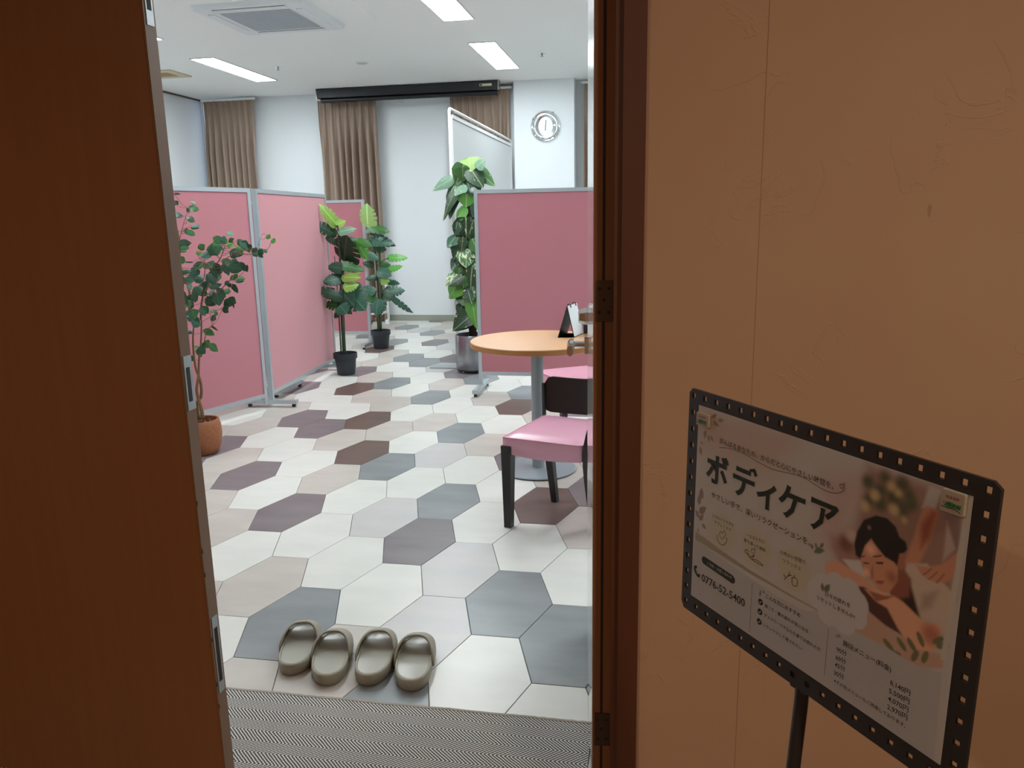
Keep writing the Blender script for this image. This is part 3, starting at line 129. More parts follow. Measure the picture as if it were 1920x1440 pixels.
PAINT = [[[0.0138,-0.0078,0.213,-0.0073,0.1739,-0.0728,0.0143,-0.0816],[112,80,66],0.03],[[0.261,-0.0459,0.3256,-0.0259,0.2846,-0.1417,0.2546,-0.1295],[112,78,66],0.03],[[0.3176,-0.0153,0.4367,-0.0129,0.4356,-0.1244,0.4302,-0.1371,0.4227,-0.1382,0.2982,-0.1513,0.2792,-0.1302,0.307,-0.0938],[92,56,42],0.012],[[0.2748,-0.1203,0.3077,-0.1005,0.3196,-0.1378,0.2877,-0.147],[100,58,44],0.012],[[0.3277,-0.0347,0.3269,-0.0312,0.3247,-0.0284,0.3215,-0.0269,0.3179,-0.0269,0.3147,-0.0284,0.3125,-0.0312,0.3117,-0.0347,0.3125,-0.0382,0.3147,-0.041,0.3179,-0.0425,0.3215,-0.0425,0.3247,-0.041,0.3269,-0.0382],[52,42,24],0.006],[[0.3447,-0.0386,0.3439,-0.0351,0.3417,-0.0323,0.3385,-0.0308,0.3349,-0.0308,0.3317,-0.0323,0.3295,-0.0351,0.3287,-0.0386,0.3295,-0.0421,0.3317,-0.0449,0.3349,-0.0464,0.3385,-0.0464,0.3417,-0.0449,0.3439,-0.0421],[52,42,24],0.006],[[0.3479,-0.0228,0.3472,-0.0198,0.3453,-0.0173,0.3425,-0.016,0.3393,-0.016,0.3365,-0.0173,0.3346,-0.0198,0.3339,-0.0228,0.3346,-0.0258,0.3365,-0.0283,0.3393,-0.0296,0.3425,-0.0296,0.3453,-0.0283,0.3472,-0.0258],[52,42,24],0.006],[[0.3728,-0.0233,0.3719,-0.0194,0.3694,-0.0163,0.3658,-0.0145,0.3618,-0.0145,0.3582,-0.0163,0.3557,-0.0194,0.3548,-0.0233,0.3557,-0.0272,0.3582,-0.0303,0.3618,-0.0321,0.3658,-0.0321,0.3694,-0.0303,0.3719,-0.0272],[52,42,24],0.006],[[0.3646,-0.0418,0.3636,-0.0375,0.3608,-0.034,0.3568,-0.0321,0.3524,-0.0321,0.3484,-0.034,0.3456,-0.0375,0.3446,-0.0418,0.3456,-0.0461,0.3484,-0.0496,0.3524,-0.0515,0.3568,-0.0515,0.3608,-0.0496,0.3636,-0.0461],[52,42,24],0.006],[[0.3475,-0.0552,0.3466,-0.0513,0.3441,-0.0482,0.3405,-0.0464,0.3365,-0.0464,0.3329,-0.0482,0.3304,-0.0513,0.3295,-0.0552,0.3304,-0.0591,0.3329,-0.0622,0.3365,-0.064,0.3405,-0.064,0.3441,-0.0622,0.3466,-0.0591],[52,42,24],0.006],[[0.3802,-0.033,0.3795,-0.03,0.3776,-0.0275,0.3748,-0.0262,0.3716,-0.0262,0.3688,-0.0275,0.3669,-0.03,0.3662,-0.033,0.3669,-0.036,0.3688,-0.0385,0.3716,-0.0398,0.3748,-0.0398,0.3776,-0.0385,0.3795,-0.036],[52,42,24],0.006],[[0.3304,-0.055,0.3297,-0.052,0.3278,-0.0495,0.325,-0.0482,0.3218,-0.0482,0.319,-0.0495,0.3171,-0.052,0.3164,-0.055,0.3171,-0.058,0.319,-0.0605,0.3218,-0.0618,0.325,-0.0618,0.3278,-0.0605,0.3297,-0.058],[52,42,24],0.006],[[0.3759,-0.0506,0.375,-0.0467,0.3725,-0.0436,0.3689,-0.0418,0.3649,-0.0418,0.3613,-0.0436,0.3588,-0.0467,0.3579,-0.0506,0.3588,-0.0545,0.3613,-0.0576,0.3649,-0.0594,0.3689,-0.0594,0.3725,-0.0576,0.375,-0.0545],[52,42,24],0.006],[[0.385,-0.0419,0.3842,-0.0384,0.382,-0.0356,0.3788,-0.0341,0.3752,-0.0341,0.372,-0.0356,0.3698,-0.0384,0.369,-0.0419,0.3698,-0.0454,0.372,-0.0482,0.3752,-0.0497,0.3788,-0.0497,0.382,-0.0482,0.3842,-0.0454],[52,42,24],0.006],[[0.3554,-0.0302,0.3549,-0.028,0.3535,-0.0263,0.3515,-0.0253,0.3493,-0.0253,0.3473,-0.0263,0.3459,-0.028,0.3454,-0.0302,0.3459,-0.0324,0.3473,-0.0341,0.3493,-0.0351,0.3515,-0.0351,0.3535,-0.0341,0.3549,-0.0324],[120,84,50],0.005],[[0.3362,-0.0474,0.3356,-0.0448,0.3339,-0.0427,0.3315,-0.0416,0.3289,-0.0416,0.3265,-0.0427,0.3248,-0.0448,0.3242,-0.0474,0.3248,-0.05,0.3265,-0.0521,0.3289,-0.0532,0.3315,-0.0532,0.3339,-0.0521,0.3356,-0.05],[120,84,50],0.005],[[0.3635,-0.035,0.3631,-0.0333,0.362,-0.0319,0.3604,-0.0311,0.3586,-0.0311,0.357,-0.0319,0.3559,-0.0333,0.3555,-0.035,0.3559,-0.0367,0.357,-0.0381,0.3586,-0.0389,0.3604,-0.0389,0.362,-0.0381,0.3631,-0.0367],[120,84,50],0.005],[[0.3621,-0.0557,0.3615,-0.0531,0.3598,-0.051,0.3574,-0.0499,0.3548,-0.0499,0.3524,-0.051,0.3507,-0.0531,0.3501,-0.0557,0.3507,-0.0583,0.3524,-0.0604,0.3548,-0.0615,0.3574,-0.0615,0.3598,-0.0604,0.3615,-0.0583],[120,84,50],0.005],[[0.3242,-0.0649,0.3236,-0.0623,0.3219,-0.0602,0.3195,-0.0591,0.3169,-0.0591,0.3145,-0.0602,0.3128,-0.0623,0.3122,-0.0649,0.3128,-0.0675,0.3145,-0.0696,0.3169,-0.0707,0.3195,-0.0707,0.3219,-0.0696,0.3236,-0.0675],[120,84,50],0.005],[[0.3734,-0.0629,0.3731,-0.0616,0.3723,-0.0606,0.3711,-0.06,0.3697,-0.06,0.3685,-0.0606,0.3677,-0.0616,0.3674,-0.0629,0.3677,-0.0642,0.3685,-0.0652,0.3697,-0.0658,0.3711,-0.0658,0.3723,-0.0652,0.3731,-0.0642],[120,84,50],0.005],[[0.3067,-0.1203,0.3057,-0.116,0.3029,-0.1125,0.2989,-0.1106,0.2945,-0.1106,0.2905,-0.1125,0.2877,-0.116,0.2867,-0.1203,0.2877,-0.1246,0.2905,-0.1281,0.2945,-0.13,0.2989,-0.13,0.3029,-0.1281,0.3057,-0.1246],[78,38,26],0.006],[[0.3115,-0.1063,0.3107,-0.1028,0.3085,-0.1,0.3053,-0.0985,0.3017,-0.0985,0.2985,-0.1,0.2963,-0.1028,0.2955,-0.1063,0.2963,-0.1098,0.2985,-0.1126,0.3017,-0.1141,0.3053,-0.1141,0.3085,-0.1126,0.3107,-0.1098],[118,84,70],0.006],[[0.4058,-0.0167,0.4308,-0.018,0.4362,-0.0728,0.4206,-0.0879,0.4185,-0.0491],[84,52,44],0.003],[[0.4194,-0.0463,0.4318,-0.0721,0.4197,-0.0908],[112,80,66],0.003],[[0.3953,-0.0152,0.4107,-0.0151,0.4045,-0.0381,0.3898,-0.042],[112,88,78],0.003],[[0.394,-0.038,0.4091,-0.0389,0.4044,-0.0706,0.3947,-0.1014,0.3908,-0.1154,0.3759,-0.1119,0.3833,-0.0789,0.3888,-0.0499],[122,66,42],0.003],[[0.4009,-0.0406,0.4086,-0.0403,0.402,-0.0728,0.3931,-0.0878,0.3912,-0.0592],[98,38,20],0.005],[[0.3792,-0.1105,0.4026,-0.1006,0.4222,-0.1124,0.4359,-0.1213,0.435,-0.1559,0.429,-0.1693,0.4151,-0.1621,0.3995,-0.1673,0.386,-0.1579,0.3759,-0.1305],[120,88,70],0.002],[[0.4015,-0.1373,0.4185,-0.1243,0.4133,-0.1473,0.401,-0.156],[104,72,56],0.005],[[0.4362,-0.0728,0.4357,-0.0989,0.4271,-0.1108,0.4163,-0.117,0.4046,-0.1177,0.3969,-0.1153,0.39,-0.1079,0.4043,-0.1037,0.4176,-0.0955,0.4266,-0.0854],[124,66,44],0.002],[[0.3989,-0.1151,0.4082,-0.1033,0.4093,-0.1039,0.4003,-0.1152],[80,38,24],0.001],[[0.4059,-0.1172,0.4148,-0.1043,0.4159,-0.1048,0.4072,-0.1173],[80,38,24],0.001],[[0.415,-0.1169,0.4224,-0.1035,0.4235,-0.104,0.4163,-0.1171],[80,38,24],0.001],[[0.3067,-0.1693,0.3283,-0.1602,0.3628,-0.1691,0.386,-0.1958,0.3597,-0.1956,0.323,-0.1855],[52,22,15],0.002],[[0.3605,-0.1483,0.3839,-0.127,0.402,-0.1654,0.3883,-0.1662,0.365,-0.1626],[34,16,11],0.003],[[0.3629,-0.1174,0.3774,-0.1192,0.3865,-0.1258,0.3862,-0.1472,0.373,-0.1561,0.358,-0.1522],[88,38,22],0.003],[[0.2938,-0.141,0.319,-0.1319,0.3288,-0.1501,0.3114,-0.1521],[122,96,84],0.002],[[0.268,-0.1577,0.2842,-0.1458,0.3012,-0.148,0.3256,-0.1501,0.3464,-0.1561,0.3409,-0.1621,0.3253,-0.1623,0.3066,-0.1686,0.2833,-0.1718,0.2693,-0.1706],[132,76,52],0.002],[[0.3169,-0.1271,0.3187,-0.1138,0.3252,-0.1015,0.3413,-0.0952,0.3621,-0.1097,0.369,-0.1202,0.3693,-0.1361,0.3611,-0.1535,0.3513,-0.1594,0.3382,-0.1515,0.3264,-0.1427],[126,68,44],0.002],[[0.3371,-0.113,0.3365,-0.1104,0.3348,-0.1083,0.3324,-0.1072,0.3298,-0.1072,0.3274,-0.1083,0.3257,-0.1104,0.3251,-0.113,0.3257,-0.1156,0.3274,-0.1177,0.3298,-0.1188,0.3324,-0.1188,0.3348,-0.1177,0.3365,-0.1156],[150,92,66],0.006],[[0.3321,-0.1434,0.3317,-0.1417,0.3306,-0.1403,0.329,-0.1395,0.3272,-0.1395,0.3256,-0.1403,0.3245,-0.1417,0.3241,-0.1434,0.3245,-0.1451,0.3256,-0.1465,0.3272,-0.1473,0.329,-0.1473,0.3306,-0.1465,0.3317,-0.1451],[150,92,66],0.005],[[0.3679,-0.1341,0.3673,-0.1315,0.3656,-0.1294,0.3632,-0.1283,0.3606,-0.1283,0.3582,-0.1294,0.3565,-0.1315,0.3559,-0.1341,0.3565,-0.1367,0.3582,-0.1388,0.3606,-0.1399,0.3632,-0.1399,0.3656,-0.1388,0.3673,-0.1367],[104,46,26],0.006],[[0.3416,-0.1475,0.3539,-0.1424,0.3508,-0.1479,0.3442,-0.1495],[92,34,24],0.0012],[[0.334,-0.1408,0.3361,-0.1288,0.3391,-0.1455,0.3363,-0.1475],[108,52,34],0.001],[[0.323,-0.1323,0.3313,-0.1298,0.3307,-0.1317,0.3239,-0.134],[40,18,12],0.0006],[[0.3393,-0.1254,0.3501,-0.1208,0.3489,-0.1241,0.3417,-0.1267],[40,18,12],0.0006],[[0.3187,-0.1264,0.3244,-0.1237,0.3243,-0.1255,0.3192,-0.1279],[40,18,12],0.0006],[[0.3352,-0.1198,0.3463,-0.1138,0.3462,-0.1158,0.3362,-0.121],[40,18,12],0.0006],[[0.3672,-0.1037,0.3702,-0.0995,0.3744,-0.0987,0.3763,-0.1118,0.3728,-0.1225,0.3684,-0.1151],[108,50,30],0.001],[[0.3185,-0.1307,0.3114,-0.128,0.3084,-0.1151,0.3107,-0.0988,0.3184,-0.0814,0.3341,-0.0703,0.3488,-0.0683,0.361,-0.0743,0.3667,-0.084,0.3751,-0.0866,0.3779,-0.094,0.3745,-0.1,0.3688,-0.103,0.3673,-0.1182,0.3627,-0.1155,0.3509,-0.1144,0.338,-0.1061,0.3305,-0.1002,0.3232,-0.112],[22,13,9],0.0015],[[0.3283,-0.0879,0.3282,-0.0872,0.3277,-0.0867,0.3271,-0.0864,0.3265,-0.0864,0.3259,-0.0867,0.3254,-0.0872,0.3253,-0.0879,0.3254,-0.0886,0.3259,-0.0891,0.3265,-0.0894,0.3271,-0.0894,0.3277,-0.0891,0.3282,-0.0886],[100,70,55],0.003],[[0.3287,-0.1643,0.348,-0.1574,0.3671,-0.1548,0.3787,-0.1561,0.4049,-0.1666,0.4229,-0.1621,0.4271,-0.1703,0.4237,-0.1905,0.4116,-0.201,0.3924,-0.202,0.3769,-0.191,0.3602,-0.1731,0.3451,-0.1721],[138,80,54],0.002],[[0.4278,-0.177,0.4267,-0.1722,0.4237,-0.1684,0.4192,-0.1663,0.4144,-0.1663,0.4099,-0.1684,0.4069,-0.1722,0.4058,-0.177,0.4069,-0.1818,0.4099,-0.1856,0.4144,-0.1877,0.4192,-0.1877,0.4237,-0.1856,0.4267,-0.1818],[112,50,30],0.009],[[0.3451,-0.1721,0.3591,-0.1626,0.3671,-0.1548,0.3558,-0.16,0.3333,-0.1635],[96,42,26],0.0015],[[0.2944,-0.214,0.3246,-0.1861,0.3597,-0.195,0.3833,-0.1966,0.4034,-0.2014,0.4329,-0.1919,0.4335,-0.2074,0.3954,-0.2291,0.3513,-0.2298,0.25,-0.2344,0.2668,-0.2185],[116,74,56],0.002],[[0.3739,-0.22,0.3738,-0.2182,0.3724,-0.216,0.3697,-0.2138,0.3664,-0.212,0.3631,-0.211,0.3604,-0.2109,0.3589,-0.2118,0.359,-0.2136,0.3604,-0.2158,0.3631,-0.218,0.3664,-0.2198,0.3697,-0.2208,0.3724,-0.2209],[66,54,30],0.001],[[0.3894,-0.2119,0.3897,-0.2102,0.3887,-0.2077,0.3865,-0.205,0.3837,-0.2026,0.3806,-0.2009,0.378,-0.2003,0.3764,-0.2009,0.3761,-0.2026,0.3771,-0.2051,0.3793,-0.2078,0.3821,-0.2102,0.3852,-0.2119,0.3878,-0.2125],[66,54,30],0.001],[[0.3841,-0.2194,0.3829,-0.2182,0.3803,-0.2177,0.3768,-0.2181,0.3732,-0.2192,0.3701,-0.2209,0.3682,-0.2227,0.3679,-0.2244,0.3691,-0.2256,0.3717,-0.2261,0.3752,-0.2257,0.3788,-0.2246,0.3819,-0.2229,0.3838,-0.2211],[66,54,30],0.001],[[0.4035,-0.2033,0.4018,-0.2035,0.3998,-0.2053,0.3979,-0.2082,0.3965,-0.2117,0.3959,-0.2151,0.3962,-0.2178,0.3973,-0.2191,0.399,-0.2189,0.401,-0.2171,0.4029,-0.2142,0.4043,-0.2107,0.4049,-0.2073,0.4046,-0.2046],[66,54,30],0.001],[[0.4145,-0.1979,0.4128,-0.1983,0.411,-0.2003,0.4094,-0.2034,0.4084,-0.207,0.4081,-0.2105,0.4087,-0.2131,0.4099,-0.2143,0.4116,-0.2139,0.4134,-0.2119,0.415,-0.2088,0.416,-0.2052,0.4163,-0.2017,0.4157,-0.1991],[66,54,30],0.001],[[0.4009,-0.2067,0.4014,-0.205,0.4007,-0.2025,0.3988,-0.1996,0.3961,-0.1969,0.3933,-0.1949,0.3908,-0.194,0.3891,-0.1945,0.3886,-0.1962,0.3893,-0.1987,0.3912,-0.2016,0.3939,-0.2043,0.3967,-0.2063,0.3992,-0.2072],[66,54,30],0.001],[[0.4093,-0.1959,0.4101,-0.1943,0.4099,-0.1917,0.4086,-0.1884,0.4065,-0.1853,0.4041,-0.1828,0.4018,-0.1814,0.4001,-0.1815,0.3993,-0.1831,0.3995,-0.1857,0.4008,-0.189,0.4029,-0.1921,0.4053,-0.1946,0.4076,-0.196],[66,54,30],0.001],[[0.4309,-0.1732,0.4292,-0.1727,0.4267,-0.1736,0.4239,-0.1756,0.4212,-0.1783,0.4193,-0.1812,0.4186,-0.1837,0.4191,-0.1854,0.4208,-0.1859,0.4233,-0.185,0.4261,-0.183,0.4288,-0.1803,0.4307,-0.1774,0.4314,-0.1749],[66,54,30],0.001],[[0.4376,-0.178,0.4361,-0.1772,0.4334,-0.1775,0.4302,-0.1789,0.4271,-0.1811,0.4247,-0.1835,0.4234,-0.1859,0.4236,-0.1876,0.4251,-0.1884,0.4278,-0.1881,0.431,-0.1867,0.4341,-0.1845,0.4365,-0.1821,0.4378,-0.1797],[66,54,30],0.001],[[0.1309,-0.2772,0.2615,-0.2263,0.3202,-0.2233,0.3616,-0.22,0.4002,-0.2212,0.4337,-0.2132,0.436,-0.3207,-0.3169,-0.5317,-0.3203,-0.3518],[104,84,76],0.001],[[0.0181,-0.2235,0.0912,-0.2306,0.188,-0.2365,0.2939,-0.2349,0.3475,-0.2308,0.3238,-0.2559,0.0071,-0.3256],[104,84,76],0.001],[[0.0181,-0.2105,0.0336,-0.2115,0.0903,-0.2181,0.1405,-0.2222,0.2136,-0.2232,0.2841,-0.2225,0.2843,-0.2239,0.2138,-0.2262,0.141,-0.2273,0.0909,-0.2256,0.0181,-0.2235],[92,70,50],0.0006],[[0.4369,-0.0141,0.4435,-0.0136,0.436,-0.196,0.4299,-0.1994],[116,92,78],0.0006],[[0.1082,-0.1872,0.1053,-0.1746,0.0973,-0.1645,0.0857,-0.1589,0.0727,-0.1589,0.0611,-0.1645,0.0531,-0.1746,0.0502,-0.1872,0.0531,-0.1998,0.0611,-0.2099,0.0727,-0.2155,0.0857,-0.2155,0.0973,-0.2099,0.1053,-0.1998],[113,89,68],0.004],[[0.1783,-0.1864,0.1754,-0.1738,0.1674,-0.1637,0.1558,-0.1581,0.1428,-0.1581,0.1312,-0.1637,0.1232,-0.1738,0.1203,-0.1864,0.1232,-0.199,0.1312,-0.2091,0.1428,-0.2147,0.1558,-0.2147,0.1674,-0.2091,0.1754,-0.199],[113,89,68],0.004],[[0.2474,-0.1872,0.2445,-0.1746,0.2365,-0.1645,0.2249,-0.1589,0.2119,-0.1589,0.2003,-0.1645,0.1923,-0.1746,0.1894,-0.1872,0.1923,-0.1998,0.2003,-0.2099,0.2119,-0.2155,0.2249,-0.2155,0.2365,-0.2099,0.2445,-0.1998],[113,89,68],0.004],[[0.3223,-0.1984,0.3193,-0.1854,0.311,-0.1749,0.299,-0.1692,0.2856,-0.1692,0.2736,-0.1749,0.2653,-0.1854,0.2623,-0.1984,0.2653,-0.2114,0.2736,-0.2219,0.2856,-0.2276,0.299,-0.2276,0.311,-0.2219,0.3193,-0.2114],[114,92,84],0.0012],[[0.2862,-0.188,0.2845,-0.1806,0.2798,-0.1747,0.273,-0.1714,0.2654,-0.1714,0.2586,-0.1747,0.2539,-0.1806,0.2522,-0.188,0.2539,-0.1954,0.2586,-0.2013,0.2654,-0.2046,0.273,-0.2046,0.2798,-0.2013,0.2845,-0.1954],[114,92,84],0.0012],[[0.304,-0.1775,0.3024,-0.1706,0.298,-0.165,0.2916,-0.1619,0.2844,-0.1619,0.278,-0.165,0.2736,-0.1706,0.272,-0.1775,0.2736,-0.1844,0.278,-0.19,0.2844,-0.1931,0.2916,-0.1931,0.298,-0.19,0.3024,-0.1844],[114,92,84],0.0012],[[0.3252,-0.178,0.3234,-0.1702,0.3184,-0.1639,0.3112,-0.1605,0.3032,-0.1605,0.296,-0.1639,0.291,-0.1702,0.2892,-0.178,0.291,-0.1858,0.296,-0.1921,0.3032,-0.1955,0.3112,-0.1955,0.3184,-0.1921,0.3234,-0.1858],[114,92,84],0.0012],[[0.3365,-0.1873,0.3347,-0.1795,0.3297,-0.1732,0.3225,-0.1698,0.3145,-0.1698,0.3073,-0.1732,0.3023,-0.1795,0.3005,-0.1873,0.3023,-0.1951,0.3073,-0.2014,0.3145,-0.2048,0.3225,-0.2048,0.3297,-0.2014,0.3347,-0.1951],[114,92,84],0.0012],[[0.3361,-0.203,0.3345,-0.1961,0.3301,-0.1905,0.3237,-0.1874,0.3165,-0.1874,0.3101,-0.1905,0.3057,-0.1961,0.3041,-0.203,0.3057,-0.2099,0.3101,-0.2155,0.3165,-0.2186,0.3237,-0.2186,0.3301,-0.2155,0.3345,-0.2099],[114,92,84],0.0012],[[0.3208,-0.2173,0.319,-0.2095,0.314,-0.2032,0.3068,-0.1998,0.2988,-0.1998,0.2916,-0.2032,0.2866,-0.2095,0.2848,-0.2173,0.2866,-0.2251,0.2916,-0.2314,0.2988,-0.2348,0.3068,-0.2348,0.314,-0.2314,0.319,-0.2251],[114,92,84],0.0012],[[0.2968,-0.2178,0.295,-0.21,0.29,-0.2037,0.2828,-0.2003,0.2748,-0.2003,0.2676,-0.2037,0.2626,-0.21,0.2608,-0.2178,0.2626,-0.2256,0.2676,-0.2319,0.2748,-0.2353,0.2828,-0.2353,0.29,-0.2319,0.295,-0.2256],[114,92,84],0.0012],[[0.2797,-0.2048,0.2779,-0.197,0.2729,-0.1907,0.2657,-0.1873,0.2577,-0.1873,0.2505,-0.1907,0.2455,-0.197,0.2437,-0.2048,0.2455,-0.2126,0.2505,-0.2189,0.2577,-0.2223,0.2657,-0.2223,0.2729,-0.2189,0.2779,-0.2126],[114,92,84],0.0012],[[0.2683,-0.1958,0.2671,-0.1906,0.2638,-0.1864,0.259,-0.1841,0.2536,-0.1841,0.2488,-0.1864,0.2455,-0.1906,0.2443,-0.1958,0.2455,-0.201,0.2488,-0.2052,0.2536,-0.2075,0.259,-0.2075,0.2638,-0.2052,0.2671,-0.201],[114,92,84],0.0012],[[0.0436,-0.0237,0.0452,-0.019,0.0486,-0.017,0.0545,-0.0161,0.0516,-0.0213,0.0485,-0.0238],[84,58,38],0.0008],[[0.0567,-0.0244,0.0603,-0.0204,0.0647,-0.0199,0.0709,-0.0216,0.0658,-0.0255,0.0616,-0.0267],[84,58,38],0.0008],[[0.0472,-0.0284,0.0525,-0.0267,0.0567,-0.0285,0.0614,-0.0332,0.0548,-0.0341,0.0504,-0.033],[84,58,38],0.0008],[[0.0316,-0.0451,0.0342,-0.0501,0.0331,-0.0545,0.0292,-0.06,0.0272,-0.0536,0.0276,-0.049],[84,58,38],0.0008],[[0.0371,-0.0511,0.0405,-0.0537,0.0413,-0.0571,0.0404,-0.0622,0.0369,-0.0584,0.0356,-0.0552],[84,58,38],0.0008],[[0.0413,-0.0512,0.0459,-0.0514,0.0486,-0.0539,0.0509,-0.0588,0.0456,-0.0577,0.0425,-0.0556],[84,58,38],0.0008],[[0.021,-0.0656,0.0238,-0.0654,0.0256,-0.0668,0.0273,-0.0697,0.024,-0.0693,0.022,-0.0682],[84,58,38],0.0008],[[0.021,-0.0731,0.0251,-0.0769,0.0256,-0.0814,0.0237,-0.0879,0.0197,-0.0825,0.0186,-0.0781],[84,58,38],0.0008],[[0.0278,-0.1559,0.0229,-0.1495,0.0236,-0.1433,0.0286,-0.1352,0.0329,-0.1437,0.0332,-0.1499],[84,56,44],0.0008],[[0.0241,-0.166,0.0194,-0.1611,0.0195,-0.1559,0.0229,-0.1487,0.0273,-0.1554,0.0281,-0.1605],[84,56,44],0.0008],[[0.024,-0.1779,0.0254,-0.1692,0.0309,-0.1651,0.0411,-0.163,0.0376,-0.1728,0.0329,-0.1777],[84,56,44],0.0008],[[0.0256,-0.1892,0.0255,-0.183,0.0288,-0.1794,0.0356,-0.1767,0.0344,-0.184,0.0317,-0.188],[84,56,44],0.0008],[[0.0323,-0.1926,0.0368,-0.1912,0.04,-0.1929,0.0434,-0.1973,0.0379,-0.1979,0.0345,-0.1968],[84,56,44],0.0008],[[0.0254,-0.1863,0.0196,-0.1853,0.0171,-0.1816,0.0158,-0.1748,0.0222,-0.1772,0.0254,-0.1804],[84,56,44],0.0008],[[0.0221,-0.2039,0.0249,-0.2044,0.0262,-0.2062,0.0269,-0.2095,0.0237,-0.2083,0.0221,-0.2068],[84,56,44],0.0008],[[0.2474,-0.1472,0.2445,-0.146,0.2436,-0.1437,0.2437,-0.14,0.2468,-0.142,0.2481,-0.1441],[60,52,34],0.0008],[[0.253,-0.1437,0.2504,-0.1419,0.2499,-0.1395,0.2508,-0.1359,0.2534,-0.1385,0.2543,-0.1408],[60,52,34],0.0008],[[0.2586,-0.1402,0.2581,-0.1365,0.2598,-0.1342,0.2637,-0.1321,0.2635,-0.1365,0.2622,-0.139],[60,52,34],0.0008],[[0.2504,-0.1472,0.2535,-0.1414,0.2583,-0.1399,0.266,-0.1409,0.2612,-0.1469,0.2567,-0.1492],[60,52,34],0.0008],[[0.249,-0.149,0.2511,-0.147,0.2533,-0.147,0.2564,-0.1484,0.2536,-0.1503,0.2514,-0.1507],[60,52,34],0.0008],[[0.2683,-0.1952,0.2648,-0.1923,0.2645,-0.1888,0.2663,-0.1837,0.2697,-0.1878,0.2706,-0.1913],[60,52,34],0.0008],[[0.2711,-0.1939,0.27,-0.1881,0.2726,-0.1843,0.2785,-0.1807,0.2785,-0.1876,0.2766,-0.1918],[60,52,34],0.0008],[[0.1623,-0.2443,0.1638,-0.2468,0.1633,-0.249,0.1612,-0.2517,0.16,-0.2485,0.1601,-0.2462],[60,52,34],0.0008],[[0.1657,-0.2414,0.1677,-0.2405,0.1693,-0.2411,0.1711,-0.243,0.1686,-0.2436,0.1669,-0.2432],[60,52,34],0.0008],[[0.1642,-0.2448,0.1625,-0.245,0.1614,-0.2442,0.1604,-0.2424,0.1625,-0.2425,0.1637,-0.2431],[60,52,34],0.0008],[[0.2932,-0.2415,0.295,-0.2417,0.2958,-0.2428,0.2963,-0.2448,0.2943,-0.2442,0.2933,-0.2433],[60,52,34],0.0008],[[0.2959,-0.2401,0.2978,-0.2389,0.2995,-0.2392,0.3016,-0.2408,0.2992,-0.2418,0.2974,-0.2417],[60,52,34],0.0008]]
TEXT = [["がんばるあなたの、からだと心にやさしい時間を。",0.0634,-0.0561,0.2722,-0.0592,"brown",0.01],["ボ",0.0395,-0.1148,0.08349999999999999,-0.1148,"green",0.028],["デ",0.09759999999999999,-0.1147,0.1416,-0.1147,"green",0.028],["ィ",0.14,-0.1215,0.184,-0.1215,"green",0.028],["ケ",0.18530000000000002,-0.1164,0.2293,-0.1164,"green",0.028],["ア",0.2391,-0.1167,0.2831,-0.1167,"green",0.028],["やさしい手で、深いリラクゼーションを。",0.0515,-0.1427,0.2434,-0.1438,"brown",0.01],["ココロとカラダを",0.0552,-0.1725,0.1026,-0.1715,"ink",0.0],["やさしくケア",0.0612,-0.1804,0.0975,-0.1811,"ink",0.0],["一人ひとりに",0.1294,-0.1752,0.1646,-0.1727,"ink",0.0],["寄り添った施術",0.1249,-0.1844,0.1676,-0.1836,"ink",0.0],["心地よい空間で",0.1934,-0.1743,0.2381,-0.1716,"ink",0.0],["リラックス",0.2002,-0.184,0.2311,-0.1837,"ink",0.0],["ご予約・お問い合わせ",0.0492,-0.2514,0.1047,-0.2513,"white",0.0],["0776-52-5400",0.0383,-0.2833,0.134,-0.2815,"ink",0.01],["こんな方におすすめ",0.1736,-0.2478,0.2362,-0.2469,"ink",0.012],["肩こり・腰の疲れが気になる",0.1726,-0.2622,0.2506,-0.2613,"ink",0.008],["デスクワークや立ち仕事でお疲れの方",0.1725,-0.2765,0.2725,-0.2758,"ink",0.008],["リラックスして癒されたい",0.172,-0.2916,0.2434,-0.2901,"ink",0.004],["施術メニュー(料金)",0.3053,-0.2484,0.3739,-0.2462,"ink",0.01],["90分",0.297,-0.2615,0.3124,-0.2603,"ink",0.006],["8,140円",0.3743,-0.2618,0.4004,-0.2604,"ink",0.006],["・・・・・・・・・・・・・・・・・・・・・・・・・・",0.3164,-0.2577,0.3714,-0.2617,"ink",0.0],["60分",0.2969,-0.2728,0.3125,-0.2711,"ink",0.006],["5,500円",0.3741,-0.2724,0.4005,-0.2709,"ink",0.006],["・・・・・・・・・・・・・・・・・・・・・・・・・・",0.3165,-0.2685,0.3713,-0.2723,"ink",0.0],["45分",0.2965,-0.2828,0.3122,-0.2812,"ink",0.006],["4,070円",0.3737,-0.2827,0.4003,-0.2816,"ink",0.006],["・・・・・・・・・・・・・・・・・・・・・・・・・・",0.3162,-0.2785,0.3709,-0.2826,"ink",0.0],["30分",0.2961,-0.2943,0.3119,-0.2923,"ink",0.006],["2,970円",0.3738,-0.2933,0.4003,-0.2915,"ink",0.006],["・・・・・・・・・・・・・・・・・・・・・・・・・・",0.3159,-0.2896,0.3709,-0.2932,"ink",0.0],["※その他メニューもご用意しております。",0.2969,-0.3039,0.399,-0.3023,"ink",0.004],["日々の疲れを",0.2729,-0.1981,0.3112,-0.1964,"ink",0.008],["リセットしませんか?",0.2605,-0.2085,0.3194,-0.2074,"ink",0.008]]
